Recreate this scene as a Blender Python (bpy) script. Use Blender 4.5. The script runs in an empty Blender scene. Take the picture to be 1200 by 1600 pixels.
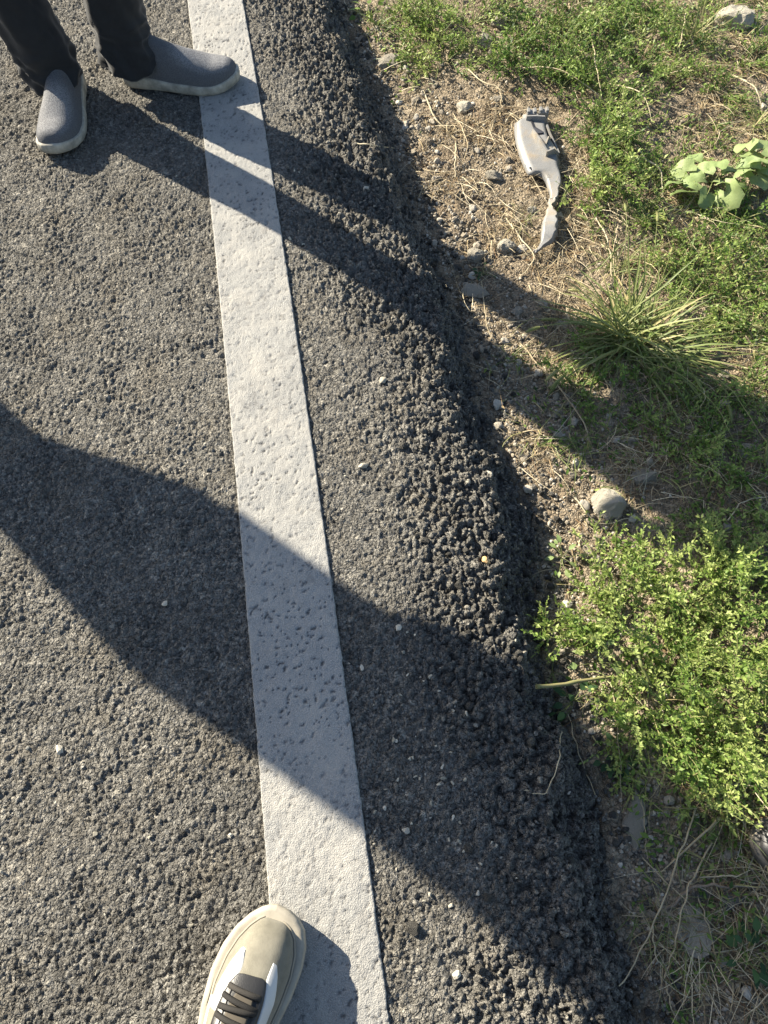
import bpy, bmesh, math, random
import numpy as np
from mathutils import Vector, Matrix, noise as mnoise

random.seed(7)
rng = np.random.default_rng(11)
sc = bpy.context.scene
C = sc.collection

# ------------------------------------------------------------------ camera, sky, sun, exposure
CAM_H, PITCH, FPX = 1.25, math.radians(63.5), 1180.0
cd = bpy.data.cameras.new('camera')
cam = bpy.data.objects.new('camera', cd); C.objects.link(cam)
cam.location = (0, 0, CAM_H)
cam.rotation_euler = (math.radians(90) - PITCH, 0, 0)
cd.sensor_fit = 'HORIZONTAL'; cd.sensor_width = 36.0; cd.lens = 36.0 * FPX / 1200.0
cd.clip_start = 0.02; cd.clip_end = 500
sc.camera = cam

SUN_EL = math.radians(28.5)
SDX, SDY = math.cos(math.radians(-34)), math.sin(math.radians(-34))     # where shadows fall on the ground
w = bpy.data.worlds.new('World'); sc.world = w; w.use_nodes = True
nt = w.node_tree
sky = nt.nodes.new('ShaderNodeTexSky'); sky.sky_type = 'NISHITA'; sky.sun_disc = False
sky.sun_elevation = SUN_EL; sky.sun_rotation = math.atan2(-SDX, -SDY)
bg = nt.nodes['Background']; bg.inputs[1].default_value = 0.068
nt.links.new(sky.outputs[0], bg.inputs[0])
sd = bpy.data.lights.new('sun', 'SUN'); sd.energy = 5.0; sd.angle = math.radians(0.55); sd.color = (1.0, 0.91, 0.745)
sun = bpy.data.objects.new('sun', sd); C.objects.link(sun)
ldir = Vector((SDX * math.cos(SUN_EL), SDY * math.cos(SUN_EL), -math.sin(SUN_EL)))
sun.rotation_euler = ldir.to_track_quat('-Z', 'Y').to_euler(); sun.location = (-4, 3, 4)
vs = sc.view_settings
vs.view_transform = 'Standard'; vs.look = 'None'; vs.gamma = 1.0; vs.exposure = 1.62; vs.use_curve_mapping = False

def bp(x, y, z=0.0):
    """a place measured in the photograph -> point on the level z"""
    a = (x - 600) / FPX; b = (y - 800) / FPX
    d = (a, math.cos(PITCH) - b * math.sin(PITCH), -math.sin(PITCH) - b * math.cos(PITCH))
    t = (z - CAM_H) / d[2]
    return (d[0] * t, d[1] * t)

def seen_at(x, y, z):
    """inverse of bp for arrays: where in the photograph a point stands"""
    zz = z - CAM_H
    dep = y * math.cos(PITCH) - zz * math.sin(PITCH)
    up = y * math.sin(PITCH) + zz * math.cos(PITCH)
    return 600 + FPX * x / dep, 800 - FPX * up / dep

# ------------------------------------------------------------------ noise
def h2(ix, iy, seed):
    ix = ix.astype(np.int64); iy = iy.astype(np.int64)
    n = (ix * 374761393 + iy * 668265263 + seed * 1442695041) & 0xffffffff
    n = ((n ^ (n >> 13)) * 1274126177) & 0xffffffff
    n = ((n ^ (n >> 16)) * 2246822519) & 0xffffffff
    n = n ^ (n >> 15)
    return (n & 0xffffff) / float(0xffffff)

def vn(x, y, seed):
    x = np.asarray(x, float); y = np.asarray(y, float)
    ix = np.floor(x); iy = np.floor(y); fx = x - ix; fy = y - iy
    ux = fx * fx * fx * (fx * (fx * 6 - 15) + 10); uy = fy * fy * fy * (fy * (fy * 6 - 15) + 10)
    a = h2(ix, iy, seed); b = h2(ix + 1, iy, seed); c = h2(ix, iy + 1, seed); d = h2(ix + 1, iy + 1, seed)
    return ((a * (1 - ux) + b * ux) * (1 - uy) + (c * (1 - ux) + d * ux) * uy) * 2 - 1

def fbm(x, y, seed, o=4):
    s = 0; a = 1; t = 0
    for k in range(o):
        s = s + a * vn(x * 2 ** k + 17.3 * k, y * 2 ** k - 9.1 * k, seed + k); t += a; a *= .5
    return s / t

def domes(x, y, cell, seed, k=1.0, tilt=.35):
    """a packed layer of tilted, rounded stones: height 0..1 and a number per stone"""
    gx = np.floor(x / cell); gy = np.floor(y / cell)
    best = np.full(x.shape, -9.0); idn = np.zeros(x.shape)
    for dx in (-1, 0, 1):
        for dy in (-1, 0, 1):
            cx = gx + dx; cy = gy + dy
            r1 = h2(cx, cy, seed); r2 = h2(cx, cy, seed + 1); r3 = h2(cx, cy, seed + 2); r4 = h2(cx, cy, seed + 3); r5 = h2(cx, cy, seed + 4)
            px = (cx + .1 + .8 * r1) * cell; py = (cy + .1 + .8 * r2) * cell
            ang = r3 * math.pi; ca = np.cos(ang); sa = np.sin(ang)
            ax = (x - px) / cell; ay = (y - py) / cell
            u = ax * ca + ay * sa; v = -ax * sa + ay * ca
            rr = .5 + .6 * r4
            q = (u / rr) ** 2 + (v / (rr * (.55 + .35 * r5))) ** 2
            sq = np.sqrt(q)
            h = .35 + .65 * r4 + tilt * (u * (r5 - .5) * 2 + v * (r1 - .5) * 2) - k * (.35 * q + .30 * sq)
            m = h > best
            best = np.where(m, h, best); idn = np.where(m, r2 * .5 + r3 * .5, idn)
    return np.clip(best, -.6, 1.3), idn

def g2(px, py, cx, cy, sx, sy): return np.exp(-((px - cx) / sx) ** 2 - ((py - cy) / sy) ** 2)

def sst(a, b, x):
    t = np.clip((x - a) / (b - a), 0, 1); return t * t * (3 - 2 * t)

# ------------------------------------------------------------------ mesh helpers
def raw_mesh(name, V, Q, tone=None, smooth=True, extra=None):
    """V (n,3), Q (m,k) arrays -> mesh"""
    me = bpy.data.meshes.new(name)
    V = np.asarray(V, np.float32); Q = np.asarray(Q, np.int32)
    m, k = Q.shape
    me.vertices.add(len(V)); me.vertices.foreach_set('co', V.ravel())
    me.loops.add(m * k); me.loops.foreach_set('vertex_index', Q.ravel())
    me.polygons.add(m); me.polygons.foreach_set('loop_start', np.arange(0, m * k, k, dtype=np.int32))
    me.polygons.foreach_set('loop_total', np.full(m, k, np.int32))
    me.update(calc_edges=True)
    me.polygons.foreach_set('use_smooth', np.full(m, bool(smooth)))
    if tone is not None:
        a = me.attributes.new('tone', 'FLOAT', 'POINT'); a.data.foreach_set('value', np.asarray(tone, np.float32).ravel())
    for nm, arr in (extra or {}).items():
        a = me.attributes.new(nm, 'FLOAT', 'POINT'); a.data.foreach_set('value', np.asarray(arr, np.float32).ravel())
    return me

def grid_faces(nr, nc):
    i = np.arange(nr - 1)[:, None] * nc + np.arange(nc - 1)[None, :]
    i = i.ravel()
    return np.stack([i, i + 1, i + nc + 1, i + nc], 1)

class MB:
    """collects quads/triangles (triangles stored as quads where mixed is not needed)"""
    def __init__(s): s.V = []; s.F = []; s.T = []; s.n = 0
    def add(s, V, F, tone=0.5):
        V = np.asarray(V, float); s.V.append(V); s.F += [tuple(int(j) + s.n for j in f) for f in F]
        s.T.append(np.full(len(V), tone) if np.isscalar(tone) else np.asarray(tone)); s.n += len(V)
    def tube(s, P, R, seg=6, tone=.5, cap=True):
        P = np.asarray(P, float); R = np.broadcast_to(np.asarray(R, float), (len(P),))
        T = np.gradient(P, axis=0); T /= np.linalg.norm(T, axis=1)[:, None] + 1e-9
        up = np.array([0, 0, 1.0]) if abs(T[0][2]) < .8 else np.array([1.0, 0, 0])
        A = np.cross(T, up); A /= np.linalg.norm(A, axis=1)[:, None] + 1e-9
        B = np.cross(T, A)
        a = np.arange(seg) / seg * 2 * math.pi
        V = P[:, None, :] + R[:, None, None] * (A[:, None, :] * np.cos(a)[None, :, None] + B[:, None, :] * np.sin(a)[None, :, None])
        n = len(P); F = []
        for i in range(n - 1):
            for j in range(seg):
                F.append((i * seg + j, i * seg + (j + 1) % seg, (i + 1) * seg + (j + 1) % seg, (i + 1) * seg + j))
        if cap: F.append(tuple(range(seg))); F.append(tuple((n - 1) * seg + j for j in reversed(range(seg))))
        s.add(V.reshape(-1, 3), F, tone)
    def mesh(s, name, smooth=True):
        me = bpy.data.meshes.new(name)
        V = np.concatenate(s.V) if s.V else np.zeros((0, 3))
        me.from_pydata(V.tolist(), [], s.F)
        me.polygons.foreach_set('use_smooth', np.full(len(me.polygons), bool(smooth)))
        a = me.attributes.new('tone', 'FLOAT', 'POINT'); a.data.foreach_set('value', np.concatenate(s.T).astype(np.float32))
        return me
    def build(s, name, mat, parent=None, smooth=True):
        return link(name, s.mesh(name, smooth), mat, parent)

def link(name, me, mat=None, parent=None):
    o = bpy.data.objects.new(name, me); C.objects.link(o)
    if mat is not None and len(me.materials) == 0: me.materials.append(mat)
    if parent is not None: o.parent = parent
    return o

def tag(o, label=None, cat=None, group=None, kind=None):
    if label: o['label'] = label
    if cat: o['category'] = cat
    if group: o['group'] = group
    if kind: o['kind'] = kind
    return o

def thing(name, label, cat, loc=(0, 0, 0), rz=0, group=None):
    o = bpy.data.objects.new(name, None); C.objects.link(o); o.empty_display_size = .05
    o.location = loc; o.rotation_euler = (0, 0, rz)
    return tag(o, label, cat, group)

def spline(P, n):
    """Catmull-Rom through rows of P"""
    P = np.asarray(P, float); m = len(P)
    t = np.linspace(0, m - 1, n); i = np.clip(np.floor(t).astype(int), 0, m - 2); f = (t - i)[:, None]
    p1 = P[i]; p2 = P[i + 1]
    p0 = np.where((i > 0)[:, None], P[np.maximum(i - 1, 0)], 2 * p1 - p2)
    p3 = np.where((i < m - 2)[:, None], P[np.minimum(i + 2, m - 1)], 2 * p2 - p1)
    return .5 * (2 * p1 + (p2 - p0) * f + (2 * p0 - 5 * p1 + 4 * p2 - p3) * f ** 2 + (3 * p1 - p0 - 3 * p2 + p3) * f ** 3)

# ------------------------------------------------------------------ materials
def mat(name, stops, rough=.85, attr='tone', noise=None, bump=None, transl=0, spec=.3, second=None, sheen=0, metal=0, grains=None):
    """colour from the per-piece 'tone' attribute through a ramp, plus fine noise and relief"""
    m = bpy.data.materials.new(name); m.use_nodes = True
    N = m.node_tree.nodes; L = m.node_tree.links
    b = N['Principled BSDF']; out = N['Material Output']
    b.inputs['Roughness'].default_value = rough; b.inputs['Specular IOR Level'].default_value = spec
    b.inputs['Metallic'].default_value = metal
    if sheen: b.inputs['Sheen Weight'].default_value = sheen
    at = N.new('ShaderNodeAttribute'); at.attribute_name = attr
    r = N.new('ShaderNodeValToRGB')
    el = r.color_ramp.elements
    while len(el) < len(stops): el.new(.5)
    for e, (p, c) in zip(el, stops): e.position = p; e.color = (*c, 1)
    L.new(at.outputs['Fac'], r.inputs[0])
    col = r.outputs[0]
    co = N.new('ShaderNodeTexCoord')
    if noise:
        sca, lo, hi = noise
        n = N.new('ShaderNodeTexNoise'); n.inputs['Scale'].default_value = sca; n.inputs['Detail'].default_value = 5
        n.inputs['Roughness'].default_value = .65
        L.new(co.outputs['Object'], n.inputs['Vector'])
        mr = N.new('ShaderNodeMapRange'); mr.inputs[1].default_value = .3; mr.inputs[2].default_value = .7
        mr.inputs[3].default_value = lo; mr.inputs[4].default_value = hi
        L.new(n.outputs[0], mr.inputs[0])
        mx = N.new('ShaderNodeVectorMath'); mx.operation = 'SCALE'
        L.new(col, mx.inputs[0]); L.new(mr.outputs[0], mx.inputs['Scale']); col = mx.outputs[0]
    if second:
        sca, c2, a, bb, amt = second
        n = N.new('ShaderNodeTexNoise'); n.inputs['Scale'].default_value = sca; n.inputs['Detail'].default_value = 4
        L.new(co.outputs['Object'], n.inputs['Vector'])
        mr = N.new('ShaderNodeMapRange'); mr.inputs[1].default_value = a; mr.inputs[2].default_value = bb; mr.inputs[4].default_value = amt
        L.new(n.outputs[0], mr.inputs[0])
        mx = N.new('ShaderNodeMix'); mx.data_type = 'RGBA'
        L.new(mr.outputs[0], mx.inputs[0]); L.new(col, mx.inputs[6]); mx.inputs[7].default_value = (*c2, 1); col = mx.outputs[2]
    L.new(col, b.inputs['Base Color'])
    if bump:
        sca, dist, st = bump
        n = N.new('ShaderNodeTexNoise'); n.inputs['Scale'].default_value = sca; n.inputs['Detail'].default_value = 3
        L.new(co.outputs['Object'], n.inputs['Vector'])
        bu = N.new('ShaderNodeBump'); bu.inputs['Distance'].default_value = dist; bu.inputs['Strength'].default_value = st
        L.new(n.outputs[0], bu.inputs['Height']); L.new(bu.outputs[0], b.inputs['Normal'])
    if grains:
        # angular stones: cells of differing tone with sharp joints between them
        sca, lo, hi, dist = grains
        wn = N.new('ShaderNodeTexNoise'); wn.inputs['Scale'].default_value = sca * .9; wn.inputs['Detail'].default_value = 2
        L.new(co.outputs['Object'], wn.inputs['Vector'])
        wm = N.new('ShaderNodeVectorMath'); wm.operation = 'MULTIPLY_ADD'; wm.inputs[1].default_value = (.9 / sca,) * 3
        L.new(wn.outputs['Color'], wm.inputs[0]); L.new(co.outputs['Object'], wm.inputs[2])
        prev = b.inputs['Normal'].links[0].from_socket if b.inputs['Normal'].is_linked else None
        for q, (ss, dd) in enumerate(((sca, dist), (sca * .55, dist * 1.25)) if name == 'asphalt' else ((sca * .85, dist * 1.25),)):
            ve = N.new('ShaderNodeTexVoronoi'); ve.feature = 'DISTANCE_TO_EDGE'; ve.inputs['Scale'].default_value = ss
            L.new(wm.outputs[0], ve.inputs['Vector'])
            mn = N.new('ShaderNodeMapRange'); mn.inputs[1].default_value = .0; mn.inputs[2].default_value = .22
            L.new(ve.outputs['Distance'], mn.inputs[0])
            bu = N.new('ShaderNodeBump'); bu.inputs['Distance'].default_value = dd; bu.inputs['Strength'].default_value = 1.0
            L.new(mn.outputs[0], bu.inputs['Height'])
            if prev is not None: L.new(prev, bu.inputs['Normal'])
            prev = bu.outputs[0]
        L.new(prev, b.inputs['Normal'])
        vc = N.new('ShaderNodeTexVoronoi'); vc.inputs['Scale'].default_value = sca; L.new(wm.outputs[0], vc.inputs['Vector'])
        sx = N.new('ShaderNodeSeparateColor'); L.new(vc.outputs['Color'], sx.inputs[0])
        mr = N.new('ShaderNodeMapRange'); mr.inputs[3].default_value = lo; mr.inputs[4].default_value = hi; L.new(sx.outputs[0], mr.inputs[0])
        mx = N.new('ShaderNodeVectorMath'); mx.operation = 'SCALE'; L.new(col, mx.inputs[0]); L.new(mr.outputs[0], mx.inputs['Scale']); col = mx.outputs[0]
        L.new(col, b.inputs['Base Color'])
    if transl:
        t = N.new('ShaderNodeBsdfTranslucent'); L.new(col, t.inputs[0])
        ms = N.new('ShaderNodeMixShader'); ms.inputs[0].default_value = transl
        L.new(b.outputs[0], ms.inputs[1]); L.new(t.outputs[0], ms.inputs[2]); L.new(ms.outputs[0], out.inputs[0])
    return m

M = {}
M['asphalt'] = mat('asphalt', [(0, (.100, .095, .085)), (.45, (.163, .155, .138)), (.85, (.228, .215, .188)), (1, (.31, .288, .245))],
                   rough=.95, noise=(360, .7, 1.3), bump=(450, .0018, .8), grains=(215, .72, 1.40, .0016), second=(9, (.165, .147, .118), .50, .72, .6), spec=.12)
M['lump'] = mat('asphalt_lump', [(0, (.075, .071, .065)), (.6, (.150, .142, .126)), (1, (.26, .24, .20))],
                rough=.92, noise=(380, .65, 1.35), bump=(400, .0020, .9), grains=(240, .75, 1.35, .0013), spec=.12)
M['line'] = mat('white_line', [(0, (.085, .082, .078)), (.5, (.255, .25, .237)), (1, (.362, .355, .333))],
                rough=.8, noise=(460, .66, 1.20), bump=(520, .0020, 1.0), second=(14, (.42, .395, .35), .45, .75, .6), spec=.3)
M['soil'] = mat('soil', [(0, (.13, .105, .075)), (.5, (.245, .200, .142)), (1, (.37, .315, .235))],
                rough=.97, noise=(160, .6, 1.3), bump=(260, .0028, .9), grains=(150, .75, 1.3, .0022), second=(6, (.19, .14, .09), .5, .72, .6), spec=.1)
M['earth'] = mat('earth', [(0, (.10, .09, .06)), (1, (.16, .15, .09))], rough=1, noise=(3, .7, 1.3))
M['gravel'] = mat('gravel', [(0, (.17, .15, .12)), (.4, (.29, .25, .19)), (.75, (.39, .35, .285)), (1, (.52, .48, .405))],
                  rough=.92, noise=(230, .75, 1.2), bump=(500, .0012, .7), spec=.2)
M['rock'] = mat('rock', [(0, (.15, .15, .15)), (.35, (.30, .275, .235)), (.7, (.40, .365, .295)), (1, (.54, .50, .41))],
                rough=.92, noise=(110, .6, 1.25), bump=(160, .0035, .9), second=(45, (.26, .21, .15), .54, .72, .6), spec=.2)
M['chip'] = mat('stone_chip', [(0, (.26, .24, .19)), (.6, (.48, .44, .36)), (1, (.60, .55, .45))], rough=.8, noise=(300, .8, 1.1))
M['leaf'] = mat('weed_leaf', [(0, (.038, .085, .020)), (.4, (.110, .205, .036)), (.75, (.225, .325, .068)), (1, (.37, .44, .135))],
                rough=.5, transl=.45, spec=.4)
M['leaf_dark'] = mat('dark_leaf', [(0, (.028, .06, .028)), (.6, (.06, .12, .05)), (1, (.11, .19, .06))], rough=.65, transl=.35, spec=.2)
M['leaf_pale'] = mat('pale_leaf', [(0, (.13, .20, .07)), (.5, (.23, .31, .115)), (1, (.33, .40, .17))], rough=.55, transl=.35,
                     spec=.35, noise=(60, .85, 1.1), bump=(160, .001, .6))
M['stem'] = mat('green_stem', [(0, (.10, .13, .045)), (.6, (.17, .19, .07)), (1, (.26, .22, .11))], rough=.6, spec=.3)
M['grass'] = mat('grass_blade', [(0, (.065, .10, .030)), (.5, (.155, .205, .060)), (.85, (.28, .30, .11)), (1, (.42, .36, .18))],
                 rough=.5, transl=.35, spec=.4)
M['straw'] = mat('straw', [(0, (.22, .16, .095)), (.5, (.42, .345, .215)), (1, (.60, .53, .37))], rough=.6, transl=.12, spec=.35)
M['litter'] = mat('litter', [(0, (.09, .055, .032)), (.35, (.19, .125, .07)), (.75, (.33, .26, .15)), (1, (.45, .38, .25))], rough=.85, transl=.12, spec=.2)
M['twig'] = mat('twig', [(0, (.14, .10, .07)), (1, (.30, .25, .19))], rough=.85, noise=(200, .7, 1.2))
M['plastic'] = mat('grey_plastic', [(0, (.15, .150, .147)), (1, (.235, .232, .225))], rough=.5, noise=(25, .82, 1.06),
                   second=(28, (.26, .21, .145), .50, .72, .75), bump=(300, .0008, .6), spec=.45)
M['plastic_in'] = mat('grey_plastic_inside', [(0, (.28, .25, .20)), (1, (.36, .32, .26))], rough=.6, noise=(40, .8, 1.1), spec=.4)
M['recess_shade'] = mat('dark_recess_shade', [(0, (.035, .037, .045)), (1, (.06, .06, .07))], rough=.5)  # near-black colour standing in for the shade inside openings
# cloth and shoes
def knit(name, c1, c2):
    m = bpy.data.materials.new(name); m.use_nodes = True
    N = m.node_tree.nodes; L = m.node_tree.links; b = N['Principled BSDF']; b.inputs['Roughness'].default_value = .9
    b.inputs['Specular IOR Level'].default_value = .2
    at = N.new('ShaderNodeAttribute'); at.attribute_name = 'tone'
    co = N.new('ShaderNodeTexCoord')
    v = N.new('ShaderNodeTexVoronoi'); v.inputs['Scale'].default_value = 420; v.inputs['Randomness'].default_value = .9
    L.new(co.outputs['Object'], v.inputs['Vector'])
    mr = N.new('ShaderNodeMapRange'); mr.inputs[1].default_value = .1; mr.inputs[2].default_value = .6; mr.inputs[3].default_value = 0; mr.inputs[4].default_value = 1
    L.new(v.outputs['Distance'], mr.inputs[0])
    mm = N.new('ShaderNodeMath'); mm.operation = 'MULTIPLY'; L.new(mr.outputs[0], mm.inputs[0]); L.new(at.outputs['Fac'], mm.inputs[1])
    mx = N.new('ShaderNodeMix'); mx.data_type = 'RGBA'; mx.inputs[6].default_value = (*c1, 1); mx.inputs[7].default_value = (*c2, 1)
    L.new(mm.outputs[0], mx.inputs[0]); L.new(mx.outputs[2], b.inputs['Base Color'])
    bu = N.new('ShaderNodeBump'); bu.inputs['Distance'].default_value = .001; bu.inputs['Strength'].default_value = .6
    L.new(v.outputs['Distance'], bu.inputs['Height']); L.new(bu.outputs[0], b.inputs['Normal'])
    return m
M['knit'] = knit('grey_knit', (.062, .065, .073), (.24, .24, .245))
M['sole_cream'] = mat('cream_sole', [(0, (.28, .26, .215)), (1, (.42, .395, .335))], rough=.8, noise=(38, .45, 1.12), bump=(300, .0006, .5))
M['trouser'] = mat('black_trousers', [(0, (.010, .011, .013)), (1, (.016, .017, .019))], rough=.75, noise=(40, .8, 1.2), bump=(900, .0005, .5), spec=.25, sheen=.15)
M['trouser_blue'] = mat('navy_trousers', [(0, (.02, .025, .04)), (1, (.03, .035, .05))], rough=.85, bump=(900, .0005, .5))
M['shirt'] = mat('grey_shirt', [(0, (.10, .11, .13)), (1, (.14, .15, .17))], rough=.9)
M['skin'] = mat('skin', [(0, (.42, .26, .18)), (1, (.50, .32, .23))], rough=.55)
M['hair'] = mat('hair', [(0, (.015, .012, .010)), (1, (.03, .024, .02))], rough=.6)
M['suede'] = mat('beige_suede', [(0, (.165, .153, .118)), (1, (.24, .223, .175))], rough=.9, noise=(90, .82, 1.1), bump=(800, .0005, .6), spec=.15, sheen=.2)
M['sole_beige'] = mat('beige_sole', [(0, (.25, .225, .175)), (1, (.37, .335, .27))], rough=.65, noise=(50, .8, 1.08), spec=.35)
M['sole_shaded'] = mat('shaded_sole', [(0, (.075, .07, .058)), (1, (.115, .105, .09))], rough=.8, noise=(60, .7, 1.1))  # beige rim coloured dark: its shade is put into the base colour
M['white_leather'] = mat('white_leather', [(0, (.54, .54, .52)), (1, (.62, .62, .60))], rough=.45, noise=(40, .9, 1.03), bump=(500, .0004, .4), spec=.4)
M['black_leather'] = mat('black_leather', [(0, (.018, .018, .019)), (1, (.03, .03, .03))], rough=.42, bump=(500, .0005, .5), spec=.5)
M['lace'] = mat('dark_lace', [(0, (.020, .019, .018)), (1, (.045, .041, .036))], rough=.85, bump=(900, .0006, .7))
M['tongue'] = mat('tan_tongue', [(0, (.07, .062, .05)), (1, (.11, .095, .075))], rough=.85)

# ------------------------------------------------------------------ the lie of the land
TOE = np.array([bp(x, y, -.075) for x, y in [(540, 0), (600, 150), (650, 300), (700, 420), (745, 520), (775, 640), (808, 720), (850, 800), (862, 900),
                                            (872, 1000), (905, 1120), (958, 1200), (985, 1400), (1040, 1600)]])
TY = TOE[::-1, 1]; TX = TOE[::-1, 0]
def toe_x(y):
    y = np.asarray(y, float)
    b = np.interp(y, TY, TX)
    b = np.where(y < TY[0], TX[0] + (y - TY[0]) * -.19, b); b = np.where(y > TY[-1], TX[-1] + (y - TY[-1]) * -.19, b)
    return b
def toe_lin(y): return .37 - .205 * y
def edge_in(x, y):
    """distance from the ragged foot of the asphalt, positive on the road"""
    return toe_x(y) - x + .014 * vn(x * 17, y * 17, 5) + .011 * vn(x * 45, y * 45, 6) + .006 * vn(x * 110, y * 110, 8)
LMID = [(bp(x1, y)[0] + bp(x2, y)[0]) / 2 for x1, x2, y in ((292, 380, 0), (313, 405.5, 160), (327, 433, 310), (345, 460.5, 490), (366, 497, 760), (381, 525, 940), (396, 548, 1100), (413, 583, 1350), (428, 613, 1600))]
LYS = [bp(0, y)[1] for y in (0, 160, 310, 490, 760, 940, 1100, 1350, 1600)]
LPOLY = np.polyfit(LYS, LMID, 3)
def line_x(y):
    y = np.asarray(y, float); yc = np.clip(y, -.2, 2.25)
    return np.polyval(LPOLY, yc) + (y - yc) * -.175
LINE_HW = .0765

def drop(y): return .098 + .020 * sst(.8, 1.3, np.asarray(y, float))

def road_z(x, y, fine=True):
    e = edge_in(x, y)
    dr = drop(y)
    ew = .118 - .020 * sst(.8, 1.3, y)
    z = -dr * (.55 * (1 - sst(.0, ew, e)) + .45 * np.clip(1 - e / ew, 0, 1)) - .008 * (1 - sst(.05, .28, e)) + np.where(e < 0, e * .6, 0)
    z = z + .0020 * fbm(x * 6, y * 6, 21, 3) + .0011 * vn(x * 34, y * 34, 25)
    if not fine: return z, None
    rough = 1 - sst(.14, .36, e + .05 * vn(x * 8, y * 8, 33))          # loose, coarse shoulder
    wx = x + .0030 * vn(x * 120, y * 120, 301) + .0016 * vn(x * 300, y * 300, 303); wy = y + .0030 * vn(x * 120, y * 120, 305) + .0016 * vn(x * 300, y * 300, 307)
    d1, i1 = domes(wx, wy, .0074, 41, 1.7, .5); d2, i2 = domes(wx + .3, wy, .0050, 47, 1.6, .5)
    d3, i3 = domes(wx - .7, wy + .2, .0112, 53, 1.6, .6)
    wornmask = .55 + .45 * vn(x * 12, y * 12, 61)
    a = np.minimum(d1, .42 + .28 * wornmask); b = np.minimum(d2, .55)
    m1 = .55 + .75 * sst(-.5, .5, fbm(x * 14, y * 14, 311, 3)); m2 = .5 + .9 * sst(-.4, .5, fbm(x * 20, y * 20, 315, 2))
    d4, i4 = domes(wx + .9, wy - .4, .0140, 59, 1.3, .35)
    h = .0032 * m1 * (a - .35) + .0026 * m2 * (b - .4) + .0022 * (np.minimum(d4, .5) - .4) + .0006 * vn(x * 420, y * 420, 317)
    hole = sst(.35, .75, vn(x * 55, y * 55, 71)) * sst(.0, .6, vn(x * 9, y * 9, 72) + .35)
    h = h - .0014 * hole
    hr = .0115 * (d3 - .30) + .0048 * (d2 - .4)
    z = z + h * (1 - rough) + hr * rough
    crumb = vn(x * 160, y * 160, 321) * vn(x * 230, y * 230, 323); z = z + .006 * crumb * rough
    u = np.abs(x - line_x(y))
    z = np.where(u < LINE_HW + .002, np.minimum(z, .0006), z)
    tone = np.clip(.16 + .66 * (i1 * (1 - rough) + i3 * rough) + .22 * fbm(x * 5, y * 5, 81, 3) + .16 * (i2 - .5) - .04 * rough, 0, 1)
    tone = np.where((i1 > .84) & (rough < .5), tone + .25, tone)
    return z, np.clip(tone, 0, 1)

def soil_z(x, y):
    e = edge_in(x, y)
    z = .014 - drop(y) + .012 * fbm(x * 3.2, y * 3.2, 91, 3) + .006 * fbm(x * 14, y * 14, 95, 3) + .055 * sst(.10, .6, -e)
    return z - np.clip(e - .03, 0, 1) * 1.3

def rows_1d(a, b, d0, d1, far, g=1.35):
    s = [a]
    while s[-1] < b: s.append(s[-1] + d0 + (d1 - d0) * (s[-1] - a) / (b - a))
    lo = []; st = d0 * 3; v = a
    while v > -far: v -= st; st *= g; lo.append(v)
    hi = []; st = d1 * 3; v = s[-1]
    while v < far: v += st; st *= g; hi.append(v)
    return np.array(lo[::-1] + s + hi)

# road
ys = rows_1d(-.26, 2.36, .0022, .0044, 60)
ds = np.concatenate([-np.geomspace(7, 1.12, 26)[:-1], np.arange(-1.10, .125, .00215)])
Y, D = np.meshgrid(ys, ds, indexing='ij'); X = toe_lin(Y) + D
Z, T = road_z(X, Y)
road = link('road', raw_mesh('road', np.stack([X, Y, Z], -1).reshape(-1, 3), grid_faces(len(ys), len(ds)), T.ravel()), M['asphalt'])
tag(road, kind='structure')

# painted line: a thick strip of marking compound with pits
ly = rows_1d(-.26, 2.36, .0022, .0042, 60)
lw = np.concatenate([[-LINE_HW - .0015, -LINE_HW], np.linspace(-LINE_HW + .0008, LINE_HW - .0008, 72), [LINE_HW, LINE_HW + .0015]])
Y, U = np.meshgrid(ly, lw, indexing='ij')
wob = .0006 * vn(Y * 60, Y * 0 + np.sign(U) * 3, 7) + .0005 * vn(Y * 190, Y * 0 + np.sign(U) * 5, 9)
X = line_x(Y) + U + wob * (np.abs(U) / LINE_HW)
d1, i1 = domes(X, Y, .0085, 41); d2, i2 = domes(X + .3, Y, .0062, 47)
zz = .0046 + .0008 * (np.minimum(d1, .8) - .5) + .0004 * (d2 - .5) + .0007 * vn(X * 40, Y * 40, 15) + .0003 * fbm(X * 200, Y * 200, 12, 2)
pit = np.zeros_like(X)
for sd_, cell, thr in ((101, .017, .58), (111, .029, .55), (121, .009, .72)):
    gx = np.floor(X / cell); gy = np.floor(Y / cell)
    for ax in (-1, 0, 1):
        for ay in (-1, 0, 1):
            cx, cy = gx + ax, gy + ay
            on = h2(cx, cy, sd_) > thr; px = (cx + .5 + .6 * (h2(cx, cy, sd_ + 1) - .5)) * cell; py = (cy + .5 + .6 * (h2(cx, cy, sd_ + 2) - .5)) * cell
            an = h2(cx, cy, sd_ + 3) * 1.6 - .2; r = .0010 + .0028 * h2(cx, cy, sd_ + 4) ** 2.5
            u = (X - px) * np.cos(an) + (Y - py) * np.sin(an); v = -(X - px) * np.sin(an) + (Y - py) * np.cos(an)
            q = np.sqrt((u / (r * 1.7)) ** 2 + (v / (r * .8)) ** 2) + .55 * vn(X * 500, Y * 500, 77)
            pit = np.maximum(pit, np.where(on, 1 - sst(.45, 1.15, q), 0))
blot = sst(.30, .55, fbm(X * 70, Y * 60, 171, 3)) * sst(-.1, .5, vn(X * 11, Y * 8, 173))
grime = np.clip(.5 + .5 * vn(X * 7 + 3, Y * 7, 131), 0, 1)
zz = zz - .0024 * pit * (.4 + .6 * grime)
zz[:, 0] = -.006; zz[:, -1] = -.006
zz[:, 1] -= .0008; zz[:, -2] -= .0008
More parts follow.
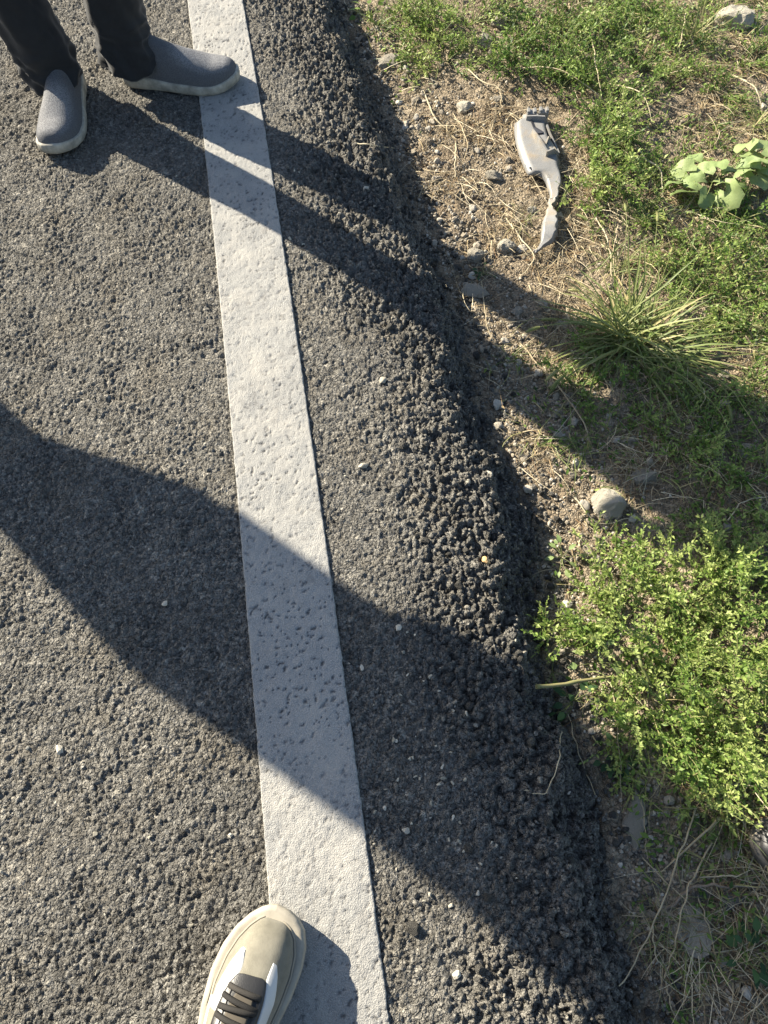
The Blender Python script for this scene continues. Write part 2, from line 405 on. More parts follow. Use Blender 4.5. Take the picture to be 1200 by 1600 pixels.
tone = np.clip(.80 + .14 * fbm(X * 9, Y * 9, 141, 3) - .34 * blot - .78 * pit * (.50 + .50 * grime) - .10 * sst(.5, .9, vn(X * 90, Y * 90, 143)), 0, 1)
line = link('road_line', raw_mesh('road_line', np.stack([X, Y, zz], -1).reshape(-1, 3), grid_faces(len(ly), len(lw)), tone.ravel()), M['line'])
tag(line, 'pitted white painted edge line running along the asphalt road', 'road marking', kind='structure')

# verge
gy_ = rows_1d(-.26, 2.42, .0036, .0062, 60)
gd = np.concatenate([np.arange(-.16, 1.32, .0060), 1.32 + np.geomspace(.012, 60, 30)])
Y, D = np.meshgrid(gy_, gd, indexing='ij'); X = toe_lin(Y) + D
Z = soil_z(X, Y)
near = 1 - sst(1.3, 1.5, D)
s1, j1 = domes(X, Y, .012, 151, 1.1, .5); s2, j2 = domes(X + .4, Y, .026, 157, 1.1, .5)
Z = Z + near * (.0065 * (s1 - .4) + .009 * (s2 - .4) * sst(-.2, .5, vn(X * 9, Y * 9, 163)))
T = np.clip(.2 + .6 * j1 + .25 * fbm(X * 7, Y * 7, 167, 3), 0, 1)
soil = link('verge_soil', raw_mesh('verge_soil', np.stack([X, Y, Z], -1).reshape(-1, 3), grid_faces(len(gy_), len(gd)), T.ravel()), M['soil'])
tag(soil, kind='structure')
gm = raw_mesh('ground', np.array([(-300, -300, -.16), (300, -300, -.16), (300, 300, -.16), (-300, 300, -.16)]), np.array([[0, 1, 2, 3]]), np.full(4, .5))
tag(link('ground', gm, M['earth']), kind='structure')

_gx = np.arange(-1.7, 1.7, .004); _gy = np.arange(-.8, 2.8, .004)
_YY, _XX = np.meshgrid(_gy, _gx, indexing='ij')
_LAND = np.maximum(soil_z(_XX, _YY), road_z(_XX, _YY, False)[0])
def on_soil(x, y): return float(soil_z(np.array([x]), np.array([y]))[0])
def on_road(x, y): return float(road_z(np.array([x]), np.array([y]))[0][0])
def on_land(x, y):
    i = min(max(int((y + .8) / .004 + .5), 0), len(_gy) - 1); j = min(max(int((x + 1.7) / .004 + .5), 0), len(_gx) - 1)
    return float(_LAND[i, j])
def at(px, py):
    """photograph place -> point on the land (verge or road)"""
    z = -.03
    for _ in range(6):
        x, y = bp(px, py, z); z = on_land(x, y)
    return x, y, z

# ------------------------------------------------------------------ stones
def stone_mesh(name, seed, sub=2, facets=7, m=None, flat=1.0, tone=None):
    bm = bmesh.new(); bmesh.ops.create_icosphere(bm, subdivisions=sub, radius=1.0)
    r = random.Random(seed)
    pl = [(Vector((r.gauss(0, 1), r.gauss(0, 1), r.gauss(0, 1))).normalized(), r.uniform(.50, .82)) for _ in range(facets)]
    off = Vector((r.uniform(0, 50), r.uniform(0, 50), 0))
    for v in bm.verts:
        p = v.co.copy()
        for n, d in pl:
            k = p.dot(n)
            if k > d: p -= n * (k - d) * .92
        p *= 1 + .13 * mnoise.noise(p * 2.2 + off) + (.07 * mnoise.noise(p * 5 + off) + .05 * mnoise.noise(p * 11 + off) if sub > 1 else 0)
        p.z *= flat
        v.co = p
    me = bpy.data.meshes.new(name); bm.to_mesh(me); bm.free()
    me.polygons.foreach_set('use_smooth', np.full(len(me.polygons), False))
    t = tone if tone is not None else r.random()
    a = me.attributes.new('tone', 'FLOAT', 'POINT'); a.data.foreach_set('value', np.full(len(me.vertices), t, np.float32))
    if m is not None: me.materials.append(m)
    return me

def scatter_mesh(name, base, P, S, tones, m, parent=None):
    """many little stones joined into one mesh (too many to tell apart)"""
    n = len(P); vs_, fs_, ts_ = [], [], []
    off = 0
    bid = rng.integers(0, len(base), n)
    for k, (bv, bf) in enumerate(base):
        I = np.where(bid == k)[0]
        if not len(I): continue
        q = rng.normal(size=(len(I), 4)); q /= np.linalg.norm(q, axis=1)[:, None]
        w_, x_, y_, z_ = q.T
        R = np.stack([np.stack([1 - 2 * (y_ * y_ + z_ * z_), 2 * (x_ * y_ - z_ * w_), 2 * (x_ * z_ + y_ * w_)], -1),
                      np.stack([2 * (x_ * y_ + z_ * w_), 1 - 2 * (x_ * x_ + z_ * z_), 2 * (y_ * z_ - x_ * w_)], -1),
                      np.stack([2 * (x_ * z_ - y_ * w_), 2 * (y_ * z_ + x_ * w_), 1 - 2 * (x_ * x_ + y_ * y_)], -1)], 1)
        sc3 = rng.uniform(.7, 1.15, (len(I), 1, 3))
        V = np.einsum('nij,nvj->nvi', R, bv[None] * sc3) * S[I][:, None, None] + P[I][:, None, :]
        vs_.append(V.reshape(-1, 3)); nv = len(bv)
        fs_.append((bf[None] + (np.arange(len(I)) * nv)[:, None, None]).reshape(-1, 3) + off); off += nv * len(I)
        ts_.append(np.repeat(tones[I], nv))
    o = link(name, raw_mesh(name, np.concatenate(vs_), np.concatenate(fs_), np.concatenate(ts_), smooth=False), m, parent)
    o['kind'] = 'stuff'
    return o

def base_arrays(seeds, sub, facets):
    out = []
    for s in seeds:
        me = stone_mesh('t', s, sub, facets)
        v = np.zeros(len(me.vertices) * 3); me.vertices.foreach_get('co', v)
        out.append((v.reshape(-1, 3), np.array([tuple(p.vertices) for p in me.polygons])))
        bpy.data.meshes.remove(me)
    return out
B1 = base_arrays(range(300, 308), 2, 11)
B0 = base_arrays(range(310, 316), 1, 5)

# loose lumps of asphalt on the crumbling shoulder
def pick(n, lo, hi, f):
    """random places on the land inside the modelled stretch, kept with probability f(e, x, y)"""
    out = []
    while len(out) < n:
        y = rng.uniform(-.26, 2.4, 4000); e = rng.uniform(lo, hi, 4000); x = toe_x(y) - e
        k = rng.random(4000) < f(edge_in(x, y), x, y)
        out += list(zip(x[k], y[k]))
    return np.array(out[:n])
dens = lambda e, x, y: (1 - sst(.08, .30, e + .05 * vn(x * 8, y * 8, 33))) * .95 + .03
P = pick(4300, -.05, .34, dens)
z, _ = road_z(P[:, 0], P[:, 1]); z = np.maximum(z, soil_z(P[:, 0], P[:, 1]))
S = .0026 + .0042 * rng.random(len(P)) ** 1.6
ok = np.abs(P[:, 0] - line_x(P[:, 1])) > LINE_HW + .008
P, z, S = P[ok], z[ok], S[ok]
order = np.argsort(-S); big, rest = order[:300], order[300:]
for bs, rr in ((B1, rest[:len(rest) // 2]), (B0, rest[len(rest) // 2:])):
    scatter_mesh('loose_aggregate', bs, np.column_stack([P[rr], z[rr] + S[rr] * .3]), S[rr], np.clip(rng.normal(.45, .28, len(rr)), 0, 1), M['lump'], road)
LUMP = [stone_mesh('asphalt_lump', 330 + k, 3, 12, M['lump'], tone=.25 + .1 * k) for k in range(6)]
for i in big:
    o = link('asphalt_lump', LUMP[random.randrange(6)], None, road); s = S[i] * random.uniform(1.05, 1.45)
    o.location = (P[i][0], P[i][1], z[i] + s * .25); o.scale = (s, s * random.uniform(.75, 1.1), s * random.uniform(.7, 1)); o.rotation_euler = [random.uniform(0, 6.3) for _ in range(3)]

# gravel of the verge
def gdens(e, x, y):
    px, py = seen_at(x, y, -.05)
    bare = np.exp(-((e + .05) / .10) ** 2) + .8 * g2(px, py, 745, 260, 70, 160) + .7 * g2(px, py, 960, 670, 130, 80)
    return np.clip(.10 + .9 * bare, 0, 1) * (e < .015)
P = pick(11500, -1.0, .01, gdens)
z = soil_z(P[:, 0], P[:, 1])
S = .0016 + .0042 * rng.random(len(P)) ** 2.2
order = np.argsort(-S); big, rest = order[:150], order[150:]
scatter_mesh('gravel', B0, np.column_stack([P[rest], z[rest] + S[rest] * .35]), S[rest], np.clip(rng.normal(.45, .28, len(rest)), 0, 1), M['gravel'])
PEB = [stone_mesh('pebble', 350 + k, 3, 12, M['gravel'], tone=.15 + .11 * k) for k in range(8)]
for i in big:
    o = link('pebble', PEB[random.randrange(8)]); s = random.uniform(.0062, .0125)
    o.location = (P[i][0], P[i][1], z[i] + s * .35); o.scale = (s * random.uniform(.9, 1.3), s, s * random.uniform(.55, .9)); o.rotation_euler = (random.uniform(-.4, .4), random.uniform(-.4, .4), random.uniform(0, 6.3))
    tag(o, 'small angular gravel pebble among the loose stones of the bare verge', 'pebble', 'small gravel pebbles on the verge')

ROCKS = [  # place in the photograph, width in pixels, height ratio, flatness, tone, label
    (1145, 34, 60, .8, .9, .95, 'large pale angular rock in the grass at the top right corner'),
    (950, 792, 58, .8, .9, 1.0, 'pale rough fist-sized rock just above the bright green weed bush'),
    (741, 405, 36, .8, .7, .45, 'blue-grey flat-topped stone at the asphalt foot below the plastic fragment'),
    (790, 389, 34, .8, .7, .75, 'pale chunky stone close left of the plastic tail tip'),
    (742, 456, 42, .7, .5, .5, 'dull grey stone beside the asphalt foot below the blue-grey one'),
    (770, 277, 34, .7, .6, .5, 'brownish grey stone left of the plastic fragment in the gravel'),
    (726, 168, 26, .9, .7, .95, 'cream stone in the dry stems left of the plastic fragment top'),
    (779, 158, 18, 1., .8, .2, 'small dark grey pointed stone up left of the plastic clips'),
    (760, 70, 44, .6, .6, .8, 'pale crumbling rock inside the weeds at the top'),
    (781, 38, 26, .9, .8, .35, 'grey rounded rock behind the weeds at the top'),
    (606, 100, 44, .7, .45, .3, 'flat brown stone at the asphalt foot near the top'),
    (987, 1292, 40, 1.9, .4, .55, 'tall pointed grey-brown slab of stone at the shaded asphalt foot'),
    (998, 1224, 26, .5, .5, .95, 'narrow pale stone just above the pointed slab'),
    (1078, 1452, 62, 1.05, .28, .8, 'flat round pale grey stone lying under the straws at lower right'),
    (1146, 1406, 42, .6, .4, .08, 'dark slate piece right of the flat round stone'),
    (1093, 1399, 26, .6, .5, .1, 'small dark slate chip above the flat round stone'),
    (1138, 1336, 28, .9, .7, .45, 'grey block of stone between the straws near the right edge'),
    (1047, 1326, 22, .8, .7, .6, 'brownish stone beside the forked straw at lower right'),
    (1012, 745, 46, .5, .45, .35, 'flat dark stone above the pale rough rock'),
    (1136, 826, 22, .8, .8, .8, 'pale stone among dry stems above the weed bush'),
    (985, 690, 26, .7, .6, .55, 'flat grey stone in the shaded soil below the grass tuft'),
    (1165, 705, 34, .7, .6, .7, 'pale stone half sunk near the right edge below the grass tuft'),
    (808, 488, 22, .8, .6, .4, 'bluish stone in the shaded gravel left of the grass tuft'),
    (875, 508, 22, .6, .5, .7, 'pale flat stone left of the grass tuft'),
    (830, 330, 16, .9, .8, .9, 'small cream stone beside the broken neck of the plastic fragment'),
    (873, 338, 15, .9, .8, 1., 'small whitish stone right of the broken plastic neck'),
]
for k, (px, py, wpx, hr, fl, tn, lab) in enumerate(ROCKS):
    x, y, z = at(px, py)
    dep = y * math.cos(PITCH) + (CAM_H - z) * math.sin(PITCH); s = wpx * dep / FPX / 2 * 1.12
    me = stone_mesh('rock', 400 + k, 4, 15, M['rock'], tone=tn if tn < .15 else .4 + .6 * tn)
    o = link('rock', me); o.location = (x, y, z + s * fl * .12); o.scale = (s, s * hr * (1.25 if fl < .6 else 1.0), s * fl); o.rotation_euler = (random.uniform(-.2, .2), random.uniform(-.2, .2), random.uniform(-.35, .35))
    tag(o, lab, 'rock')
# pale chips lying on the asphalt
CHIPS = [(760, 877, 15, 'rounded orange-tan pebble on the sunlit asphalt shoulder'), (571, 296, 11, 'pale stone in the upper leg shadow right of the line'),
         (572, 278, 9, 'smaller pale stone above another in the upper leg shadow'), (258, 943, 10, 'lone pale stone chip in the wide shadow left of the line'),
         (623, 981, 13, 'largest pale chip in the wide shadow right of the line'), (598, 595, 13, 'light grey stone on the sunlit shoulder right of the line'),
         (567, 728, 14, 'grey stone casting a small shadow on the sunlit shoulder'), (764, 742, 13, 'pale round stone at the shoulder crest'),
         (565, 1043, 9, 'pale chip beside the line in the wide shadow'), (601, 1262, 8, 'tan chip near the lower edge of the wide shadow'),
         (645, 1452, 24, 'dark round lump of asphalt near the photographer shoe'), (762, 1402, 14, 'dark stone at the lower edge of the wide shadow'),
         (713, 1523, 14, 'pale stone on the sunlit asphalt at the bottom'), (93, 1172, 15, 'tan flat stone set in the asphalt at lower left'),
         (360, 1305, 10, 'cream chip beside the left edge of the line'), (635, 1297, 13, 'pale chip in the shadow right of the line near its lower edge')]
for k, (px, py, wpx, lab) in enumerate(CHIPS):
    x, y, z = at(px, py); z = on_road(x, y)
    dep = y * math.cos(PITCH) + (CAM_H - z) * math.sin(PITCH); s = wpx * dep / FPX / 2
    o = link('stone_chip', stone_mesh('stone_chip', 450 + k, 3, 12, M['lump'] if 'dark' in lab else M['chip'], tone=.2 if 'grey' in lab else .35 + .09 * (k % 5)))
    if 'orange' in lab: o.data.materials[0] = mat('orange_pebble', [(0, (.50, .33, .15)), (1, (.55, .36, .17))], rough=.6)
    o.location = (x, y, z + s * .3); o.scale = (s * 1.2, s * .9, s * .7); o.rotation_euler = (0, 0, random.uniform(0, 6))
    tag(o, lab, 'stone')
CH = [stone_mesh('stone_chip', 480 + k, 2, 10, M['chip'], tone=.05 + .17 * k) for k in range(5)]
for i in range(120):
    if i < 75: px, py = random.gauss(690, 75), random.uniform(930, 1420)
    elif i < 95: px, py = random.uniform(0, 380), random.uniform(200, 1600)
    else: px, py = random.uniform(430, 640), random.uniform(200, 900)
    x, y, z = at(px, py)
    if abs(x - line_x(y)) < LINE_HW + .005: continue
    z = on_road(x, y); s = random.uniform(.0018, .0046)
    o = link('stone_chip', CH[random.randrange(5)]); o.location = (x, y, z + s * .5); o.scale = (s * random.uniform(1, 1.6), s * random.uniform(.5, 1), s * .6); o.rotation_euler = (random.random(), random.random(), random.uniform(0, 6))
    tag(o, 'tiny pale stone chip scattered on the dark asphalt', 'stone', 'tiny pale chips on the asphalt')

# ------------------------------------------------------------------ the broken grey plastic car part
def crop(x, y): return at_flat(720 + x / 5, 150 + y / 5)
def at_flat(px, py):
    x, y, z = at(px, py); return np.array([x, y, z])
LFT = [(490, 190), (478, 238), (430, 262), (424, 340), (440, 450), (472, 560), (505, 640), (528, 688), (590, 690), (640, 720), (668, 775), (682, 830), (668, 885), (655, 940), (636, 1010), (612, 1090), (608, 1170), (604, 1215), (566, 1275)]
RGT = [(655, 190), (662, 215), (664, 260), (668, 310), (690, 390), (722, 480), (745, 540), (748, 620), (756, 680), (770, 740), (770, 780), (752, 840), (718, 885), (708, 940), (724, 1000), (732, 1075), (712, 1150), (668, 1210), (575, 1278)]
frag = thing('plastic_fragment', 'broken curved pale grey plastic car trim piece lying on the gravel', 'plastic fragment')
px0, py0, pz0 = at(838, 290)
frag.location = (px0, py0, pz0)
O3 = np.array([px0, py0, pz0])
Lc = spline([crop(*p) for p in LFT], 90); Rc = spline([crop(*p) for p in RGT], 90)
_i = np.arange(90); _tear = sst(44, 56, _i)
Rc[:, 0] += _tear * (.0045 * vn(_i * .9, _i * 0, 401) + .003 * vn(_i * .37, _i * 0, 402)); Lc[:, 0] += sst(54, 60, _i) * (1 - sst(64, 70, _i)) * .005 * vn(_i * .9, _i * 0, 403)
Rc[:, 0] += .007 * sst(64, 72, _i) * (1 - sst(80, 89, _i))
Rc[:, 0] += .008 * (1 - sst(40, 52, _i)); Lc[:, 0] -= .005 * (1 - sst(30, 44, _i))
NC = 17; u = np.linspace(0, 1, NC)
base_z = pz0 + .012
tt = np.linspace(0, 1, 90)
dome = np.interp(tt, [0, .06, .25, .45, .62, .7, .85, 1], [.012, .020, .022, .020, .014, .012, .020, .004])
lift = np.interp(tt, [0, .3, .6, .68, .85, 1], [.012, .014, .010, .006, .010, .002])
def shell_pt(i, uu):
    p = Lc[i] * (1 - uu) + Rc[i] * uu
    p = p.copy(); p[2] = base_z + lift[i] + dome[i] * (sst(0, .14, uu) * .55 + .45 * uu - 1.35 * sst(.80, 1.0, uu))
    return p
def ribbon(i0, i1, name, m, parent, du=0.0, th=.0035, tone=.7):
    ii = range(i0, i1); V = []
    for i in ii:
        for uu in u: V.append(shell_pt(i, uu) - O3)
    n = len(ii); V = np.array(V)
    jag = rng.normal(0, .0012, (NC, 3))
    V[:NC] += jag; V[-NC:] += rng.normal(0, .0018, (NC, 3))
    o = link(name, raw_mesh(name, V, grid_faces(n, NC), np.full(len(V), tone)), m, parent)
    md = o.modifiers.new('thick', 'SOLIDIFY'); md.thickness = th; md.offset = 1
    return o
ribbon(0, 59, 'shell', M['plastic'], frag)
ribbon(57, 90, 'torn_tail', M['plastic'], frag, tone=.9)
def idx(cy):   # station of the ribbon for a height in the drawing
    return int(np.argmin([abs((LFT_s[i][1] + RGT_s[i][1]) / 2 - cy) for i in range(90)]))
LFT_s = spline(LFT, 90); RGT_s = spline(RGT, 90)
def on_shell(cx, cy, up=0.0):
    i = idx(cy); uu = np.clip((cx - LFT_s[i][0]) / max(RGT_s[i][0] - LFT_s[i][0], 1), .02, .98)
    p = shell_pt(i, uu) - O3; p[2] += up; return p
def wall(name, pts, h, th, m, parent):
    """an upright rib following points on the shell"""
    b = MB(); P = np.array([on_shell(*p) for p in pts]); hs = np.broadcast_to(np.asarray(h, float), (len(P),))
    T = np.gradient(P, axis=0); Nn = np.stack([-T[:, 1], T[:, 0], T[:, 2] * 0], 1); Nn /= np.linalg.norm(Nn, axis=1)[:, None]
    V = []
    for p, nn, hh in zip(P, Nn, hs):
        V += [p - nn * th / 2 - (0, 0, .004), p + nn * th / 2 - (0, 0, .004), p + nn * th / 2 + (0, 0, hh), p - nn * th / 2 + (0, 0, hh)]
    F = []
    for i in range(len(P) - 1):
        for j in range(4): F.append((i * 4 + j, i * 4 + (j + 1) % 4, (i + 1) * 4 + (j + 1) % 4, (i + 1) * 4 + j))
    F += [(3, 2, 1, 0), tuple((len(P) - 1) * 4 + j for j in range(4))]
    b.add(V, F, .8); return b.build(name, m, parent, smooth=False)
def panel(name, pts, up, th, m, parent):
    b = MB(); P = [on_shell(px_, py_, u_) for (px_, py_), u_ in zip(pts, up)]
    n = len(P); V = P + [p - np.array([0, 0, th]) for p in P]
    F = [tuple(range(n)), tuple(reversed(range(n, 2 * n)))] + [(i, n + i, n + (i + 1) % n, (i + 1) % n) for i in range(n)]
    b.add(V, F, .5); return b.build(name, m, parent, smooth=False)
panel('slot_shade', [(528, 275), (645, 275), (650, 330), (610, 392), (570, 392), (545, 330)], [.0035] * 6, .006, M['recess_shade'], frag)  # dark sheet laid on the shell, the cavity's shade as colour
pocket = panel('pocket_floor', [(560, 395), (655, 385), (712, 570), (640, 575)], [.0045, .0045, .010, .010], .005, M['plastic_in'], frag)
wall('rib', [(540, 362), (560, 420), (590, 490), (638, 582)], [.010, .018, .020, .016], .004, M['plastic'], frag)
wall('rib', [(640, 300), (660, 370), (690, 440), (718, 500), (722, 578)], [.014, .018, .020, .018, .014], .004, M['plastic'], frag)
wall('rib', [(636, 580), (680, 582), (722, 580)], [.016, .017, .014], .004, M['plastic'], frag)
wall('rib', [(665, 400), (645, 450), (625, 500)], [.012, .010, .006], .003, M['plastic_in'], frag)
wall('rib', [(500, 262), (560, 258), (620, 262), (660, 250)], [.012, .014, .014, .010], .004, M['plastic'], frag)
for cx in (538, 615):
    b = MB(); c = on_shell(cx, 222)
    for dx, dz, sx, sy, sz in ((0, .006, .012, .010, .008), (-.008, .013, .004, .008, .006), (.008, .013, .004, .008, .006)):
        q = np.array([(sx * a, sy * bb, sz * cc) for a in (-1, 1) for bb in (-1, 1) for cc in (-1, 1)]) + c + (dx, 0, dz)
        b.add(q, [(0, 1, 3, 2), (4, 6, 7, 5), (0, 4, 5, 1), (2, 3, 7, 6), (0, 2, 6, 4), (1, 5, 7, 3)], .8)
    o = b.build('clip', M['plastic'], frag, smooth=False)
    md = o.modifiers.new('soft', 'BEVEL'); md.width = .0015; md.segments = 2
for cx, cy in ((536, 620),):
    b = MB(); c = on_shell(cx, cy, .0015); b.tube([c, c + (0, 0, .0012)], .0035, 10, .2); b.build('rivet_hole_shade', M['recess_shade'], frag)  # dark disc raised on the shell, imitating the shade of a hole

# ------------------------------------------------------------------ plants
def leaf_arrays(n_seg=2, width=.25, fold=.22, curl=.25):
    """a pointed leaf along +x, length 1: two rows of quads either side of a folded midrib"""
    V = []; xs = np.linspace(0, 1, n_seg + 1)
    prof = np.sin(np.pi * xs ** .8) * width; prof[0] = .05; prof[-1] = .015
    for x, p in zip(xs, prof):
        zc = -curl * x * x
        V += [(x, p, zc + fold * p), (x, 0, zc), (x, -p, zc + fold * p)]
    F = []
    for i in range(n_seg):
        a = i * 3; F += [(a, a + 1, a + 4, a + 3), (a + 1, a + 2, a + 5, a + 4)]
    return np.array(V), np.array(F)
LV, LF = leaf_arrays()
LVr, LFr = leaf_arrays(5, .34, .15, .25)

def frames(D, roll):
    """rotation matrices whose x axis is D"""
    D = D / (np.linalg.norm(D, axis=1)[:, None] + 1e-9)
    up = np.tile(np.array([[0, 0, 1.0]]), (len(D), 1)); up[np.abs(D[:, 2]) > .95] = (1, 0, 0)
    Yv = np.cross(up, D); Yv /= np.linalg.norm(Yv, axis=1)[:, None] + 1e-9
    Zv = np.cross(D, Yv)
    c, s = np.cos(roll)[:, None], np.sin(roll)[:, None]
    return np.stack([D, Yv * c + Zv * s, -Yv * s + Zv * c], -1)

def leaves_mesh(name, P, D, S, tones, roll=.5, shape=(LV, LF)):
    P = np.asarray(P); D = np.asarray(D); S = np.asarray(S); n = len(P)
    R = frames(D, rng.normal(0, roll, n))
    lv, lf = shape
    W = np.ones((n, 1, 3)); W[:, 0, 1] = rng.uniform(.75, 1.25, n)
    V = np.einsum('nij,nvj->nvi', R, lv[None] * W) * S[:, None, None] + P[:, None, :]
    F = (lf[None] + (np.arange(n) * len(lv))[:, None, None]).reshape(-1, 4)
    return raw_mesh(name, V.reshape(-1, 3), F, np.repeat(np.asarray(tones), len(lv)), smooth=True)

def stem_path(p0, az, el, L, n=12, droop=.8, wig=.18):
    d = np.array([math.cos(az) * math.cos(el), math.sin(az) * math.cos(el), math.sin(el)])
    P = [np.array(p0, float)]; st = L / (n - 1)
    for i in range(n - 1):
        d = d + np.array([random.gauss(0, wig), random.gauss(0, wig), random.gauss(0, wig * .6) - droop * .1 * (i / n)]); d /= np.linalg.norm(d)
        q = P[-1] + d * st
        g = on_land(q[0], q[1]) + .004
        if q[2] < g: q[2] = g + .002; d[2] = abs(d[2]) * .4; d /= np.linalg.norm(d)
        P.append(q)
    return np.array(P)

def weed(label, px, py, stems=16, L=.16, el=(.2, 1.0), leaf=.010, az=None, m='leaf', tone=(.6, .2), shoots=7, shoot_len=.045, group=None, name='weed', gap=.0042, shape=(LV, LF), droop=.8):
    """branching weed: root in the soil, sprawling stems with leafy side shoots"""
    x, y, z = at(px, py)
    t = thing(name, label, 'weed', (x, y, z), 0, group); o3 = np.array([x, y, z])
    sb = MB(); P, D, S, T = [], [], [], []
    for k in range(stems):
        a = random.uniform(0, 2 * math.pi) if az is None else random.gauss(az[0], az[1])
        ln = L * random.uniform(.6, 1.15)
        q = stem_path((x + random.gauss(0, .006), y + random.gauss(0, .006), z - .004), a, random.uniform(*el), ln, 13, droop)
        base = float(np.clip(random.gauss(*tone), .05, .95))
        sb.tube(q - o3, np.linspace(.0014, .0005, 13), 4, random.random(), cap=False)
        sub = [(q, .25)]
        for j in range(shoots):
            i = random.randint(3, 11); dd = q[min(i + 1, 12)] - q[i]; aa = math.atan2(dd[1], dd[0]) + random.choice((-1, 1)) * random.uniform(.4, 1.1)
            s = stem_path(q[i], aa, random.uniform(.2, 1.2), shoot_len * random.uniform(.5, 1.2), 7, .3, .12)
            sb.tube(s - o3, np.linspace(.0008, .0004, 7), 3, random.random(), cap=False); sub.append((s, 0.0))
        for c, f0 in sub:
            seg = np.linalg.norm(np.diff(c, axis=0), axis=1).sum(); n = max(4, int(seg * (1 - f0) / gap))
            for f in np.linspace(f0, 1, n):
                g = f * (len(c) - 1); i = min(int(g), len(c) - 2); p = c[i] + (c[i + 1] - c[i]) * (g - i); d = c[i + 1] - c[i]; d = d / (np.linalg.norm(d) + 1e-9)
                r = np.array([random.gauss(0, 1), random.gauss(0, 1), random.gauss(.35, .8)]); r /= np.linalg.norm(r)
                dd = d * (.55 + .5 * (f > .9)) + r * .75
                P.append(p - o3); D.append(dd); S.append(leaf * random.uniform(.5, 1.5) * (1 - .35 * f)); T.append(np.clip(base + .25 * (f - .4) + random.gauss(0, .12), 0, 1))
    sb.build('stems', M['stem'], t)
    me = leaves_mesh('foliage', np.array(P), np.array(D), np.array(S), T, .5, shape)
    link('foliage', me, M[m], t)
    return t

def blade(b, p0, az, el, L, wd, tone, droop=1.0, n=7):
    d = np.array([math.cos(az) * math.cos(el), math.sin(az) * math.cos(el), math.sin(el)]); P = [np.array(p0, float)]
    for i in range(n - 1):
        d = d + np.array([random.gauss(0, .05), random.gauss(0, .05), -droop * .16]); d /= np.linalg.norm(d); P.append(P[-1] + d * L / (n - 1))
    P = np.array(P); side = np.array([-math.sin(az), math.cos(az), 0.0])
    wv = wd * np.sin(np.linspace(.55, math.pi, n)) ** .7 * .5
    V = []; 
    for p, w_ in zip(P, wv): V += [p - side * w_ + (0, 0, w_ * .5), p, p + side * w_ + (0, 0, w_ * .5)]
    F = []
    for i in range(n - 1): F += [(i * 3, i * 3 + 1, i * 3 + 4, i * 3 + 3), (i * 3 + 1, i * 3 + 2, i * 3 + 5, i * 3 + 4)]
    b.add(V, F, tone); return P

def foxtail(parent, p, d, L, o3, tone):
    """bristly seed head"""
    b = MB(); d = d / np.linalg.norm(d); n = 9
    Q = np.array([p + d * L * i / (n - 1) + np.array([0, 0, -.25 * L * (i / (n - 1)) ** 2]) for i in range(n)]) - o3
    R = .0034 * np.sin(np.linspace(.35, math.pi - .15, n)) ** .6
    b.tube(Q, R, 7, tone)
    for k in range(90):
        i = random.randint(0, n - 2); r = np.array([random.gauss(0, 1) for _ in range(3)]); r -= d * r.dot(d); r /= np.linalg.norm(r)
        a = Q[i] + r * R[i] * .8; e = a + r * .0045 + d * .006; s = np.cross(r, d) * .0003
        b.add([a - s, a + s, e], [(0, 1, 2)], tone + .15)
    return b.build('seed_head', M['grass'], parent)

def tuft(label, px, py, n=120, L=(.08, .2), el=(.3, 1.3), wd=.003, heads=0, tone=(.5, .22), az=None, name='grass_tuft', sp=.014, stalks=0):
    x, y, z = at(px, py); o3 = np.array([x, y, z]); t = thing(name, label, 'grass tuft', (x, y, z)); b = MB()
    for k in range(n):
        a = random.uniform(0, 6.283) if az is None else random.gauss(*az)
        blade(b, (random.gauss(0, sp), random.gauss(0, sp), -.003), a, random.uniform(*el), random.uniform(*L), wd * random.uniform(.6, 1.2), float(np.clip(random.gauss(*tone), 0, 1)), random.uniform(.5, 1.4))
    b.build('blades', M['grass'], t)
    for k in range(heads):
        a = random.uniform(0, 6.283) if az is None else random.gauss(az[0], az[1] * .8)
        sb = MB(); P = blade(sb, (random.gauss(0, sp * .6), random.gauss(0, sp * .6), 0), a, random.uniform(.35, 1.0), random.uniform(L[1] * .7, L[1] * 1.15), .0012, .75, .9, 9)
        sb.tube(P, .0006, 4, .8, cap=False); sb.build('stalk', M['grass'], t)
        foxtail(t, P[-1] + o3, P[-1] - P[-2], random.uniform(.022, .034), o3, random.uniform(.6, .9))
    return t

# bright bush on the right
BUSH = [(965, 985, 'leftmost sprawling part of the bright green weed bush beside the asphalt', 17, .135, (2.6, 1.1)),
        (1060, 950, 'upright bright green weed at the back of the weed bush', 17, .13, (1.5, 1.0)),
        (1140, 920, 'bright green weed at the top right of the weed bush reaching the frame edge', 16, .12, (1.3, 1.2)),
        (1050, 1060, 'bright green weed in the middle of the weed bush behind the brown stem', 18, .12, None),
        (1150, 1050, 'dense bright weed at the right edge of the weed bush', 18, .12, None),
        (1095, 1150, 'bright weed at the lower middle of the weed bush above the shadow', 17, .12, (-1.6, 1.3)),
        (1180, 1160, 'lower right weed of the bright bush half out of the frame', 15, .12, None),
        (1010, 1110, 'loose weed sprig at the lower left of the bright bush', 9, .10, (-2.3, .8))]
for px, py, lab, n, L, az in BUSH:
    weed(lab, px, py, int(n * 1.05), L * 1.45, (.2, 1.2), .0088, az, tone=(.84, .17), shoots=8, shoot_len=.055, gap=.0026, group='weeds forming the bright bush')
